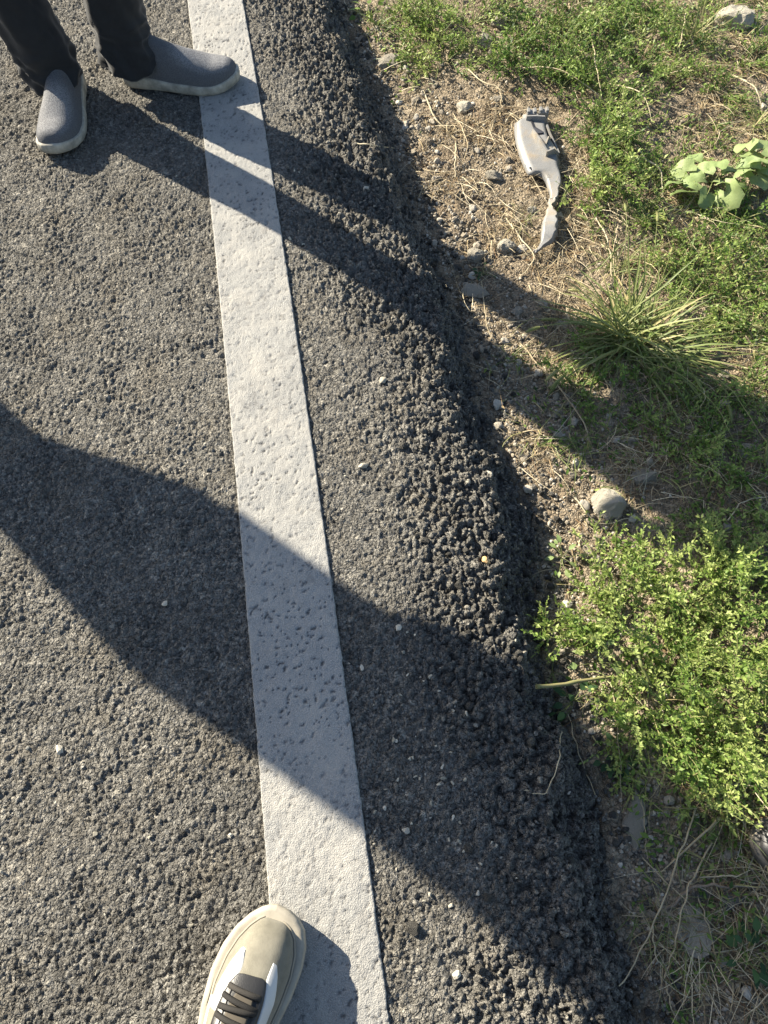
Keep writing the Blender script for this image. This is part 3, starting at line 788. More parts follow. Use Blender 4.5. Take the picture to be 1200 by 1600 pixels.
# weeds round the plastic piece and along the top
for px, py, lab, n, L, az, tn in [
        (922, 226, 'green weed hugging the right side of the plastic fragment', 14, .11, (-.3, .9), .55),
        (944, 278, 'bright green weed with a drooping tip right of the plastic neck', 14, .14, (-1.2, 1.0), .62),
        (955, 205, 'dense green weed right of the plastic clips', 14, .13, None, .5),
        (880, 140, 'dark green weed just above the plastic fragment', 13, .11, (1.3, .9), .38),
        (940, 140, 'leafy green weed up right of the plastic fragment', 13, .13, None, .45),
        (690, 62, 'yellow-green weed leaning over the asphalt foot at the top', 16, .17, (2.8, 1.2), .66),
        (735, 40, 'green weed behind the pale crumbling rock at the top', 12, .15, None, .55),
        (800, 95, 'green weed right of the crumbling rock at the top', 12, .13, None, .45),
        (840, 45, 'mid green weed near the top edge of the frame', 12, .15, None, .45),
        (860, 100, 'shaded green weed between the top rocks and the long straw', 10, .13, None, .35),
        (905, 25, 'mid green weed at the top edge right of the others', 11, .15, None, .45),
        (990, 60, 'thin olive weed under the long straws near the top', 8, .14, None, .5),
        (1060, 90, 'thin olive weed left of the large pale rock', 8, .14, None, .5)]:
    weed(lab, px, py, int(n * 1.3), L * 1.35, (.12, .9), .0105, az, tone=(tn + .12, .18), shoots=8, shoot_len=.05, group='green weeds along the upper verge', gap=.0055)
for px, py, lab, n, L, tn in [
        (1075, 650, 'small bright weed in the shade below the grass tuft', 5, .08, .7),
        (1125, 690, 'small mid green weed right of the shaded stones', 6, .08, .55),
        (945, 545, 'low green weed under the front of the grass tuft', 6, .07, .6),
        (1165, 335, 'low green weed below the broad pale leaves', 7, .09, .5),
        (1150, 420, 'low olive weed in the lit grass at right', 8, .10, .55),
        (1090, 395, 'low green weed between dry grass right of the tuft', 8, .10, .5),
        (1180, 540, 'low green weed at the right edge beside the grass tuft', 8, .10, .5),
        (1040, 120, 'wiry green weed in the dry grass at upper right', 7, .10, .5),
        (1010, 300, 'low green weed right of the drooping tip', 8, .11, .6), (1060, 440, 'low yellow-green weed right above the large tuft', 9, .11, .65),
        (1120, 480, 'low green weed right of the large tuft', 9, .11, .6), (1190, 470, 'low olive weed at the right edge above the tuft stalks', 8, .11, .55),
        (1000, 620, 'shaded low weed under the fine leaning grass', 7, .09, .5), (1150, 600, 'low weed at the end of the leaning grass', 8, .10, .55),
        (900, 610, 'shaded small weed between the thick brown straw and the tuft', 6, .08, .5), (1060, 720, 'sprawling weed in the shade above the bush', 7, .10, .6),
        (1170, 760, 'weed at the right edge above the bush', 8, .11, .65), (990, 20, 'weed at the top edge left of the dry grass', 9, .12, .55),
        (1010, 110, 'weed beside the arched straw', 8, .10, .55), (1170, 100, 'weed below the large pale rock', 8, .10, .5),
        (640, 20, 'yellow-green weed at the top edge close to the asphalt', 11, .13, .75), (700, 100, 'small weed in front of the top weeds near the gravel', 7, .09, .65),
        (1130, 150, 'small green weed on bare brown soil at upper right', 5, .08, .55)]:
    weed(lab, px, py, int(n * 1.4), L * 1.25, (.15, 1.0), .0095, None, tone=(tn + .08, .17), shoots=5, shoot_len=.045, gap=.0042)
for px, py, lab, m_, n, sz, tn in [
        (878, 872, 'rosette of pale rounded clover-like leaves at the asphalt edge', 'leaf_pale', 9, .016, .55),
        (895, 1096, 'dark green rounded-leaf weed on the shaded asphalt slope', 'leaf_dark', 12, .019, .45),
        (862, 1052, 'tiny green seedling left of the brown weed stem', 'leaf', 6, .012, .6),
        (932, 1036, 'pale broad-leaf sprout beside the brown weed stem', 'leaf_pale', 7, .020, .5),
        (575, 25, 'fresh green weed growing from the asphalt edge at the top', 'leaf', 10, .022, .7),
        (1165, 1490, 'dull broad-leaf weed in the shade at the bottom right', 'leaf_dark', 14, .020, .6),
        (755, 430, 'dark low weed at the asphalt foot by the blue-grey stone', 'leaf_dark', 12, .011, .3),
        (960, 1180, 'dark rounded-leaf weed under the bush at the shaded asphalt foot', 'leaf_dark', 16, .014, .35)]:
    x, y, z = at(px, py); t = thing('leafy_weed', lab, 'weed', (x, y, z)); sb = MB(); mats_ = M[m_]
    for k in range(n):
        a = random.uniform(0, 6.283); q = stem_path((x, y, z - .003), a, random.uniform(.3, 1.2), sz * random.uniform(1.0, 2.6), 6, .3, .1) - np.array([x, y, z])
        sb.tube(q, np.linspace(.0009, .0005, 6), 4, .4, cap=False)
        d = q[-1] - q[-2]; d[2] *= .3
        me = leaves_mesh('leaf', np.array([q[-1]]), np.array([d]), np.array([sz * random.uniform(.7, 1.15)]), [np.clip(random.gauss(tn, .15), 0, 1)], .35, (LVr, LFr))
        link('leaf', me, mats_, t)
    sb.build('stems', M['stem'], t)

# grass
tuft('large shaggy grass tuft with bristly seed heads right of the shaded gravel', 985, 528, 260, (.09, .24), (.2, 1.2), .0046, 13, (.60, .22), None, sp=.028)
tuft('fine grass leaning right out of the large tuft', 1010, 560, 100, (.12, .26), (.2, .8), .0040, 6, (.56, .2), (-.5, .5), sp=.016)
tuft('small yellow-green grass tuft above the large tuft', 1005, 345, 60, (.04, .10), (.4, 1.3), .003, 2, (.66, .15))
tuft('small grass tuft with dry stalks left of the broad pale leaves', 960, 420, 40, (.05, .12), (.4, 1.3), .0024, 2, (.7, .2))
tuft('thin grass tuft in the lit gravel at the tail of the plastic', 815, 350, 16, (.04, .09), (.3, 1.2), .0018, 0, (.8, .15))
tuft('grass sprouting in the shade left of the tuft', 800, 560, 36, (.03, .08), (.2, 1.0), .0016, 0, (.35, .2))
tuft('thin shaded grass below the tuft beside the asphalt', 905, 690, 50, (.04, .10), (.2, 1.0), .002, 0, (.5, .25))
tuft('dry grass tuft at the top right beside the pale rock', 1085, 60, 60, (.06, .16), (.3, 1.3), .0024, 3, (.85, .12))
tuft('dark green grass at the asphalt edge at the top', 590, 45, 40, (.05, .11), (.3, 1.2), .0026, 0, (.3, .15))
tuft('shaded grass under the bush near the right edge', 1120, 1260, 70, (.05, .12), (.2, 1.1), .002, 0, (.35, .2))
tuft('grass blades at the right edge below the large tuft', 1185, 620, 60, (.06, .15), (.2, 1.1), .0024, 2, (.45, .2))
tuft('fine dry grass right of the broad pale leaves', 1180, 200, 50, (.06, .14), (.3, 1.2), .002, 0, (.88, .1))
tuft('sparse grass by the forked straw in the bottom right shade', 1010, 1440, 34, (.03, .09), (.2, 1.1), .0016, 0, (.6, .25))

# broad pale leaves at the right edge: each leaf a part
x, y, z = at(1110, 290)
bl = thing('broad_leaf_weed', 'weed with large rounded pale green leaves at the right edge', 'weed', (x, y, z)); o3 = np.array([x, y, z]); sb = MB()
def broad_leaf(c, d, size, tone):
    n, k = 9, 14; V = [(0, 0, 0)]; F = []
    ph = random.uniform(0, 6)
    for i in range(1, n):
        f = i / (n - 1)
        for j in range(k + 1):
            a = -math.pi * .86 + 2 * math.pi * .86 * j / k
            r = f * (1 + .07 * math.sin(7 * a + ph) * f) * (.80 + .20 * math.cos(a * .5))
            xx, yy = r * math.cos(a) * .9 + .1 * f, r * math.sin(a) * .8
            V.append((xx, yy, .12 * abs(yy) - .25 * xx * xx * f + .10 * math.sin(4 * a + ph) * f * f))
    for j in range(k): F.append((0, 1 + j, 2 + j))
    for i in range(n - 2):
        for j in range(k): a = 1 + i * (k + 1) + j; F.append((a, a + k + 1, a + k + 2, a + 1))
    R = frames(np.array([d]), np.array([random.gauss(0, .4)]))[0]
    b = MB(); b.add((np.array(V) * size) @ R.T + c, F, np.clip(tone + np.array([0.08 * math.sin(i) for i in range(len(V))]), 0, 1)); return b.build('leaf', M['leaf_pale'], bl)
for px, py, h, size, ang in [(1075, 300, .05, .036, 2.9), (1072, 268, .06, .034, 2.4), (1100, 270, .075, .034, 2.0), (1135, 300, .07, .042, -1.2), (1105, 305, .06, .030, -2.0),
                             (1150, 268, .085, .044, .6), (1178, 248, .095, .046, .3), (1195, 232, .10, .046, .5), (1085, 250, .06, .026, 1.8), (1165, 230, .09, .034, 1.2), (1200, 262, .08, .04, -.4), (1090, 285, .07, .03, 2.6), (1120, 260, .09, .032, 1.4), (1150, 285, .07, .032, -.6), (1185, 275, .07, .034, -.9), (1060, 285, .05, .028, 3.0), (1125, 285, .08, .03, .2), (1172, 262, .09, .034, 2.2)]:
    X0, Y0 = bp(px, py, z + h * .6); c = np.array([X0 - x, Y0 - y, h * .6])
    q = spline([(0, 0, 0), c * .45 + (0, 0, .02), c], 8); sb.tube(q, .0012, 5, .3, cap=False)
    broad_leaf(c, np.array([math.cos(ang), math.sin(ang), -.1]), size * 1.1, random.uniform(.4, .9))
sb.build('stems', M['stem'], bl)

# ------------------------------------------------------------------ dry stalks that can be told apart
STALKS = [
    ('thick brownish green stem sticking out of the weed bush over the asphalt', [(838, 1073), (930, 1062), (1005, 1050)], .0030, 'stem', .030, .8),
    ('thick green stem inside the weed bush', [(985, 1010), (1000, 1032), (1020, 1075)], .0034, 'stem', .05, .5),
    ('pale hooked straw on the shaded asphalt slope', [(878, 1144), (874, 1186), (855, 1238), (818, 1238)], .0009, 'straw', .008, .6),
    ('straight thin straw left of the upright one on the shaded slope', [(887, 1116), (906, 1182), (929, 1242)], .0009, 'straw', .012, .5),
    ('thin upright straw along the asphalt foot below the bush', [(958, 1084), (966, 1180), (969, 1256)], .0007, 'straw', .02, .5),
    ('short thick forked straw at lower right', [(1130, 1272), (1105, 1295), (1033, 1363)], .0018, 'straw', .030, .5),
    ('longest diagonal straw in the lower right shade', [(1087, 1263), (1060, 1337), (1020, 1447), (968, 1540)], .0013, 'straw', .022, .55),
    ('second long diagonal straw right of the longest one', [(1112, 1317), (1077, 1387), (1057, 1470), (1040, 1527)], .0012, 'straw', .022, .45),
    ('bent straw hanging from the crossing of the long straws', [(1020, 1447), (1027, 1493), (1047, 1530)], .0010, 'straw', .014, .6),
    ('straw running out at the bottom edge below the crossing', [(1040, 1533), (1050, 1570), (1060, 1606)], .0010, 'straw', .012, .5),
    ('thin straw slanting down right across the long ones', [(1003, 1340), (1060, 1393), (1122, 1450)], .0009, 'straw', .02, .4),
    ('thin straw near the bottom edge right of the flat stone', [(1057, 1487), (1090, 1527), (1128, 1592)], .0009, 'straw', .014, .4),
    ('level pale straw near the dark shoe', [(1093, 1371), (1147, 1371), (1175, 1363)], .0009, 'straw', .014, .7),
    ('brown twig lying level below the pale straw near the dark shoe', [(1040, 1420), (1083, 1384), (1130, 1384), (1184, 1388)], .0021, 'twig', .012, .5),
    ('thin straw standing beside the pointed slab', [(1002, 1243), (1007, 1293), (1010, 1343)], .0009, 'straw', .016, .5),
    ('short straw right of the flat round stone', [(1090, 1400), (1105, 1450), (1120, 1510)], .0009, 'straw', .014, .4),
    ('straw by the right edge near the slate piece', [(1180, 1393), (1190, 1410), (1202, 1425)], .0011, 'straw', .014, .7),
    ('thick brown straw crossing the shaded soil left of the tuft', [(810, 534), (867, 597), (908, 655), (927, 701)], .0019, 'straw', .018, .35),
    ('forked pale green stalk in the shade below the tuft', [(908, 605), (883, 630), (846, 672), (833, 713)], .0012, 'stem', .022, .9),
    ('level thin straw left of the grass tuft', [(746, 509), (817, 501), (856, 497)], .0008, 'straw', .02, .6),
    ('thin curved straw at the asphalt foot left of the tuft', [(752, 438), (762, 513), (798, 572)], .0008, 'straw', .014, .6),
    ('long grass stalk arching right out of the tuft', [(985, 557), (1067, 563), (1137, 605), (1197, 690)], .0010, 'grass', .07, .85),
    ('second grass stalk arching right below the first', [(980, 560), (1060, 585), (1120, 640), (1160, 720)], .0008, 'grass', .055, .8),
    ('pale bent straw above the rough rock', [(896, 776), (933, 817), (992, 809)], .0012, 'straw', .012, .7),
    ('pale straw entering from the right edge above the bush', [(1137, 813), (1158, 788), (1202, 776)], .0011, 'straw', .02, .8),
    ('long curved dry stem in the gravel left of the plastic', [(661, 140), (677, 180), (710, 217)], .0020, 'straw', .010, .65),
    ('short side twig of the curved dry stem', [(677, 174), (681, 165), (685, 156)], .0017, 'straw', .012, .6),
    ('upright straw in the gravel below the curved stem', [(712, 222), (712, 250), (710, 284)], .0016, 'straw', .010, .75),
    ('thin straw lying on the asphalt shoulder near the top', [(556, 224), (585, 226), (616, 231)], .0014, 'straw', .006, .7),
    ('angled brown straw in the gravel left of the plastic', [(707, 175), (730, 220), (722, 257)], .0012, 'straw', .012, .45),
    ('kinked dry stem above the gravel near the top weeds', [(730, 107), (755, 127), (780, 137), (786, 158)], .0015, 'straw', .020, .6),
    ('diagonal dry stem left of the plastic clips', [(745, 196), (768, 183), (792, 169)], .0014, 'straw', .014, .45),
    ('green-tan stem under the plastic tail', [(789, 338), (812, 370), (835, 402), (812, 436)], .0016, 'straw', .012, .8),
    ('short straw left of the plastic in the shade line', [(718, 276), (733, 286), (746, 298)], .0012, 'straw', .010, .8),
    ('pale straw right of the plastic tail', [(924, 330), (948, 376), (955, 432)], .0015, 'straw', .030, .75),
    ('second pale straw right of the plastic tail', [(966, 352), (958, 392), (960, 432)], .0012, 'straw', .030, .6),
    ('long pale straw lying across the weeds at the top', [(809, 107), (877, 110), (939, 153)], .0015, 'straw', .040, .7),
    ('upright dry stalk crossing the long straw at the top', [(925, 62), (932, 105), (940, 155)], .0014, 'straw', .045, .6),
    ('arched straw over the weeds right of the plastic', [(950, 130), (1002, 147), (1018, 190)], .0014, 'straw', .045, .7),
    ('whitish bare twig left of the broad pale leaves', [(992, 227), (1010, 250), (1033, 266), (1033, 312)], .0019, 'straw', .025, .95),
    ('brown stem across the bare soil at upper right', [(1020, 155), (1075, 175), (1140, 190)], .0014, 'twig', .012, .7),
    ('long brown stem sloping to the broad pale leaves', [(1015, 190), (1050, 215), (1090, 245)], .0014, 'twig', .014, .6),
    ('pale straw near the right edge at upper right', [(1140, 115), (1180, 138), (1194, 185)], .0017, 'straw', .030, .7),
    ('thin upright straw at the top near the rock', [(1072, 20), (1066, 50), (1060, 85)], .0013, 'straw', .04, .8),
    ('tan stem bit beside the tuft base', [(802, 556), (802, 572)], .0016, 'straw', .008, .45),
]
for lab, pts, r, m_, h, tn in STALKS:
    P = []
    for i, p in enumerate(pts):
        z0 = at(*p)[2]; f = i / (len(pts) - 1); zz_ = z0 + max(r, .002) + h * (.25 + .75 * math.sin(math.pi * (.12 + .76 * f)))
        if r >= .0016 and m_ != 'stem' and i in (0, len(pts) - 1): zz_ = z0 + r * 1.2
        xx, yy = bp(p[0], p[1], zz_); P.append((xx, yy, zz_))
    P = np.array(P); n = 12 * (len(P) - 1) + 1; Q = spline(P, n); o3 = Q[0].copy()
    Q = Q - o3; wob_ = .0022 * np.stack([vn(np.arange(n) * .35, np.full(n, len(lab)), 3 + len(lab)), vn(np.arange(n) * .35, np.full(n, 7), 9 + len(lab)), 0 * np.arange(n)], 1); Q = Q + wob_ - wob_[0]
    b = MB(); R = r * 1.2 * np.linspace(1.0, .55, n); R[::7] *= 1.25
    b.tube(Q, R, 6, np.repeat(np.clip(tn + .15 * vn(np.arange(n) * .4, np.zeros(n), 5 + len(lab)), 0, 1), 6))
    o = b.build('dry_stalk' if m_ in ('straw', 'twig') else 'plant_stalk', M[m_]); o.location = o3
    tag(o, lab, 'stalk')
# drooping bristly heads seen singly at the end of arching stalks
for lab, a, c in [('pale bristly seed head drooping below the grass tuft', (1033, 572), (1036, 592)), ('bristly seed head hanging at the right below the tuft', (1138, 632), (1146, 658)),
                  ('bristly seed head at the right edge below the tuft', (1199, 690), (1199, 725)), ('dry seed head leaning left of the large tuft', (845, 500), (872, 496))]:
    z0 = at(*a)[2] + .03; p = np.array([*bp(*a, z0), z0]); q = np.array([*bp(*c, z0 - .01), z0 - .01])
    t = thing('seed_stalk', lab, 'seed head', tuple(p)); foxtail(t, p, q - p, np.linalg.norm(q - p), p, .8)
    b = MB(); b.tube(spline([(0, 0, 0), (p - q) * .5 + (0, 0, .01), (p - q) * 1.2 + (0, 0, -.01), ((p - q) * 1.6) * (1, 1, 0) + (0, 0, -.032)], 12), .0006, 4, .8); b.build('stalk', M['grass'], t)

# ------------------------------------------------------------------ ground cover and litter nobody could count
def scatter_places(n, f):
    out = []
    while len(out) < n:
        y = rng.uniform(-.22, 2.42, 6000); x = rng.uniform(-.12, 1.25, 6000)
        e = edge_in(x, y); px, py = seen_at(x, y, -.05)
        k = (e < -.005) & (px < 1330) & (rng.random(6000) < f(px, py, x, y))
        out += list(zip(x[k], y[k]))
    return np.array(out[:n])
def green_density(px, py, x, y):
    b = sst(820, 960, px + .0 * py) * (py < 130) + sst(930, 1080, px) * (py >= 130) * (py < 640) + .5 * sst(1000, 1100, px) * (py >= 600) * (py < 860)
    b = b + .28 * g2(px, py, 1000, 680, 150, 70) + .3 * g2(px, py, 900, 620, 60, 60)
    b = b * (1 - .85 * g2(px, py, 1060, 175, 90, 60)) * (1 - .7 * g2(px, py, 1150, 90, 80, 60))
    b = b + .8 * g2(px, py, 900, 560, 70, 30) + .6 * g2(px, py, 640, 60, 40, 50) + .5 * (py > 1150) * sst(960, 1010, px) + .9 * g2(px, py, 1060, 1040, 130, 150)
    return np.clip(b, 0, 1) * sst(-.25, .45, vn(x * 13, y * 13, 201) + .35 * vn(x * 40, y * 40, 203) + .12)
P = scatter_places(11500, green_density); z = soil_z(P[:, 0], P[:, 1])
n = len(P); az = rng.uniform(0, 6.283, n); el = rng.normal(.45, .45, n)
D = np.stack([np.cos(az) * np.cos(el), np.sin(az) * np.cos(el), np.abs(np.sin(el))], 1)
me = leaves_mesh('ground_cover', np.column_stack([P, z + rng.uniform(0, .016, n)]), D, rng.uniform(.005, .015, n), np.clip(rng.normal(.52, .24, n), 0, 1), .6)
tag(link('ground_cover', me, M['leaf']), 'low green ground cover of tiny leaves over the verge', 'ground cover', kind='stuff')
def short_blades(name, n, f, lo, hi, wd, m_, elm, tone, label, cat, lift=.004):
    P = scatter_places(n, f); z = soil_z(P[:, 0], P[:, 1]); b = MB(); V = []; T = []
    az = rng.uniform(0, 6.283, n); el = np.abs(rng.normal(0, elm, n)); Ls = rng.uniform(lo, hi, n); ws = wd * rng.uniform(.5, 1.2, n)
    nn = 4; s = np.linspace(0, 1, nn); bend = rng.normal(0, .5, n); drop = rng.uniform(.1, .5, n)
    VV = np.zeros((n, nn, 2, 3))
    for i, t in enumerate(s):
        a = az + bend * t; cx = P[:, 0] + np.cos(az + bend * t * .5) * np.cos(el) * Ls * t; cy = P[:, 1] + np.sin(az + bend * t * .5) * np.cos(el) * Ls * t
        cz = z + lift + np.sin(el) * Ls * t - drop * np.sin(el) * Ls * t * t + .002 * np.sin(t * 3)
        wv = ws * (1 - .8 * t) * .5
        for j, sg in enumerate((-1, 1)):
            VV[:, i, j] = np.stack([cx - np.sin(a) * wv * sg, cy + np.cos(a) * wv * sg, cz + wv * sg * .6], 1)
    F0 = np.array([(2 * i, 2 * i + 1, 2 * i + 3, 2 * i + 2) for i in range(nn - 1)])
    F = (F0[None] + (np.arange(n) * nn * 2)[:, None, None]).reshape(-1, 4)
    o = link(name, raw_mesh(name, VV.reshape(-1, 3), F, np.repeat(np.clip(rng.normal(tone[0], tone[1], n), 0, 1), nn * 2)), M[m_])
    return tag(o, label, cat, kind='stuff')
short_blades('short_grass', 5200, green_density, .02, .075, .0024, 'grass', .6, (.74, .2), 'short thin grass mixed into the verge', 'grass')
def dry_density(px, py, x, y):
    b = sst(760, 960, px) * (py < 780) + .9 * g2(px, py, 950, 730, 110, 60) + .8 * g2(px, py, 730, 190, 80, 110) + .5 * g2(px, py, 800, 360, 60, 80) + .9 * (py > 1180) * sst(960, 1030, px) + .12
    return np.clip(b, 0, 1) * sst(-.4, .5, vn(x * 10, y * 10, 211))
short_blades('dry_litter', 11000, dry_density, .015, .06, .0019, 'litter', .32, (.66, .25), 'dry grass litter strewn over the soil', 'litter', .003)
short_blades('dry_straw_litter', 2600, dry_density, .04, .12, .0014, 'straw', .35, (.72, .22), 'thin dry straws strewn over the soil', 'litter', .006)
P = scatter_places(1500, lambda px, py, x, y: dry_density(px, py, x, y)); z = soil_z(P[:, 0], P[:, 1]); n = len(P); az = rng.uniform(0, 6.28, n)
me = leaves_mesh('leaf_litter', np.column_stack([P, z + rng.uniform(.002, .01, n)]), np.stack([np.cos(az), np.sin(az), rng.normal(0, .3, n)], 1), rng.uniform(.005, .014, n), np.clip(rng.normal(.4, .3, n), 0, 1), .7)
tag(link('leaf_litter', me, M['litter']), 'small brown dead leaves strewn over the soil', 'litter', kind='stuff')

# ------------------------------------------------------------------ shoes
ST = np.array([0, .012, .04, .09, .18, .30, .45, .58, .70, .80, .88, .94, .975, .993, 1.0])
W_OUT = np.array([0, .055, .092, .118, .130, .134, .150, .170, .178, .166, .136, .096, .060, .030, 0])
W_IN = np.array([0, .055, .092, .114, .120, .112, .112, .128, .150, .158, .150, .126, .090, .048, 0])
HT = [(0, .30), (.02, .34), (.10, .36), (.22, .355), (.34, .33), (.46, .285), (.58, .235), (.68, .200), (.78, .170), (.86, .150), (.92, .128), (.96, .100), (.985, .062), (1, .0)]
class Shoe:
    """left shoe, heel at the origin, toe along +x, +y the outer side; inner side carries the big toe"""
    def __init__(s, name, parent, loc, ang, L, wf, side, sole_m, upper_m, sole_h=(.030, .022), lip=.008, flat_top=.8, top_k=1.0, spring=.012, as_thing=None):
        s.L, s.wf, s.side, s.lip = L, wf, side, lip
        s.root = parent if parent is not None else None
        s.o = bpy.data.objects.new(name, None); C.objects.link(s.o); s.o.empty_display_size = .05
        s.o.location = loc; s.o.rotation_euler = (0, 0, ang)
        s.sole_h, s.top_k, s.spring, s.p = sole_h, top_k, spring, flat_top
        n = 70; th = np.linspace(0, 1, n)
        t = (1 - np.cos(th * math.pi)) / 2
        out = [(tt, s.w(tt, 1)) for tt in t]; inn = [(tt, -s.w(tt, -1)) for tt in t[::-1][1:-1]]
        loop = np.array(out + inn); K = len(loop)
        lev = [(0.0, .93), (.15, .985), (.5, 1.0), (.85, .995), (1.0, .975), (1.0, .90)]
        V = []; TT = []
        cen = np.array([.5 * L, .0])
        for f, k in lev:
            for tt, yy in loop:
                z0 = s.zspring(tt); h = s.sh(tt)
                ins = (1 - k) * .055 * L / .3
                xx = tt * L; q = np.array([xx, yy])
                d = q - np.array([np.clip(xx, .12 * L, .86 * L), 0]); ln = np.linalg.norm(d) + 1e-9
                q = q - d / ln * min(ins * 1.4, ln * .9)
                V.append((q[0], q[1] * side, z0 + f * h)); TT.append(.35 + .5 * f + .1 * math.sin(tt * 40))
        F = []
        for i in range(len(lev) - 1):
            for j in range(K): F.append((i * K + j, i * K + (j + 1) % K, (i + 1) * K + (j + 1) % K, (i + 1) * K + j))
        F.append(tuple(reversed(range(K)))); F.append(tuple((len(lev) - 1) * K + j for j in range(K)))
        b = MB(); b.add(V, F, np.clip(TT, 0, 1)); s.sole = b.build('sole', sole_m, s.o)
        nt_, na = 60, 33
        tv = (1 - np.cos(np.linspace(.0, math.pi, nt_))) / 2
        V = np.array([[s.S(tt, a) for a in np.linspace(0, math.pi, na)] for tt in tv]).reshape(-1, 3)
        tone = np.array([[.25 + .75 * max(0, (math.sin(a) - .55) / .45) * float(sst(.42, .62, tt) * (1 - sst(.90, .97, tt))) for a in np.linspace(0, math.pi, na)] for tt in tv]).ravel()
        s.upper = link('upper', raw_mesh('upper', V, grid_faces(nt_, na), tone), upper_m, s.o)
    def sh(s, t): return float(np.interp(t, [0, .12, .3, .45, .6, .8, 1], [s.sole_h[0], s.sole_h[0] * 1.06, s.sole_h[0] * .93, (s.sole_h[0] + s.sole_h[1]) * .45, s.sole_h[1] * 1.1, s.sole_h[1] * .96, s.sole_h[1] * 1.12]))
    def zspring(s, t): return s.spring * max(0, (t - .72) / .28) ** 2 + s.spring * .4 * max(0, (.08 - t) / .08) ** 2
    def w(s, t, sd): return float(np.interp(t, ST, W_OUT if sd > 0 else W_IN)) * s.L * s.wf
    def S(s, t, a, off=0.0):
        """upper surface: a = 0 outer side .. pi inner side"""
        L = s.L; tl = .012 + t * (1 - .012 - s.lip / L * 1.2)
        kk = 1 - s.lip / (.16 * L * s.wf); wo = max(s.w(t, 1) * kk, .0003); wi = max(s.w(t, -1) * kk, .0003)
        hs = s.sh(t) * .93
        H = float(np.interp(t, [k[0] for k in HT], [k[1] for k in HT])) * L * s.top_k - hs * .3
        H = max(H, .0)
        c, sn = math.cos(a), math.sin(a)
        narrow = 1 - .18 * sn * np.interp(t, [0, .4, .7], [1, 1, 0])
        y = (wo if c > 0 else wi) * np.sign(c) * abs(c) ** s.p * narrow
        z = hs + s.zspring(t) + H * abs(sn) ** .85 + off * sn
        x = tl * L + off * max(0, (t - .8) * 4)
        return (x, (y + off * c) * s.side, z)
    def patch(s, name, left, right, m, n=24, k=12, off=.0014, tone=.5):
        """a panel sewn on the upper between two (t, a) curves"""
        l = spline(left, n); r = spline(right, n); V = []
        for i in range(n):
            for j in range(k + 1):
                f = j / k; p = l[i] * (1 - f) + r[i] * f
                e = off if 0 < i < n - 1 and 0 < j < k else -.0006
                V.append(s.S(float(np.clip(p[0], 0, 1)), float(np.clip(p[1], 0, math.pi)), e))
        return link(name, raw_mesh(name, V, grid_faces(n, k + 1), np.full(len(V), tone)), m, s.o)

# ------------------------------------------------------------------ people
def leg_tube(b, path, hem_fold=1.0, seg=44, n=110, seed=0, ell=1.0):
    """trouser leg from hem upwards; path rows (x, y, z, radius)"""
    Q = spline(path, n); P, R = Q[:, :3], Q[:, 3]
    V = []; r0 = random.Random(seed); ph = [r0.uniform(0, 6.3) for _ in range(8)]
    for i in range(n):
        h = P[i][2] - P[0][2]
        for j in range(seg):
            a = 2 * math.pi * j / seg
            k = math.exp(-(h / .13) ** 1.5) * hem_fold
            ca, sa = math.cos(a), math.sin(a)
            n1 = mnoise.noise((ca * 1.1 + ph[0], sa * 1.1 + ph[1], h * 26 + .9 * ca)); n2 = mnoise.noise((ca * 2.0 + ph[2], sa * 2.0, h * 13 + 1.5 * sa + ph[3])); n3 = mnoise.noise((ca * 1.3, sa * 1.3 + ph[4], h * 5))
            fold = .023 * (.38 - abs(n1)) * k + .016 * (.3 - abs(n2)) * (.35 + .65 * k) + .010 * n3
            r = R[i] + fold
            dz = .016 * math.sin(a + ph[6]) * math.exp(-h / .04) * hem_fold + .006 * math.sin(3 * a + ph[7]) * math.exp(-h / .03)
            V.append((P[i][0] + r * math.cos(a) * ell, P[i][1] + r * math.sin(a), P[i][2] + dz))
    # inside of the hem
    inner = [(P[0][0] + (v[0] - P[0][0]) * .9, P[0][1] + (v[1] - P[0][1]) * .9, v[2] + .012) for v in V[:seg]]
    V2 = inner + V
    F = []
    for i in range(n):
        for j in range(seg): F.append((i * seg + j, i * seg + (j + 1) % seg, (i + 1) * seg + (j + 1) % seg, (i + 1) * seg + j))
    b.add(V2, F, .5)

def loft(b, rings, seg=36, tone=.5, caps=True, n=None):
    """rings (cx, cy, cz, rx, ry, rot) -> closed body of rounded sections"""
    Q = spline(rings, n or len(rings) * 5); V = []
    for cx, cy, cz, rx, ry, ro in Q:
        for j in range(seg):
            a = 2 * math.pi * j / seg; u, v = rx * math.copysign(abs(math.cos(a)) ** .85, math.cos(a)), ry * math.copysign(abs(math.sin(a)) ** .85, math.sin(a))
            V.append((cx + u * math.cos(ro) - v * math.sin(ro), cy + u * math.sin(ro) + v * math.cos(ro), cz))
    n = len(Q); F = []
    for i in range(n - 1):
        for j in range(seg): F.append((i * seg + j, i * seg + (j + 1) % seg, (i + 1) * seg + (j + 1) % seg, (i + 1) * seg + j))
    if caps: F += [tuple(reversed(range(seg))), tuple((n - 1) * seg + j for j in range(seg))]
    b.add(V, F, tone)

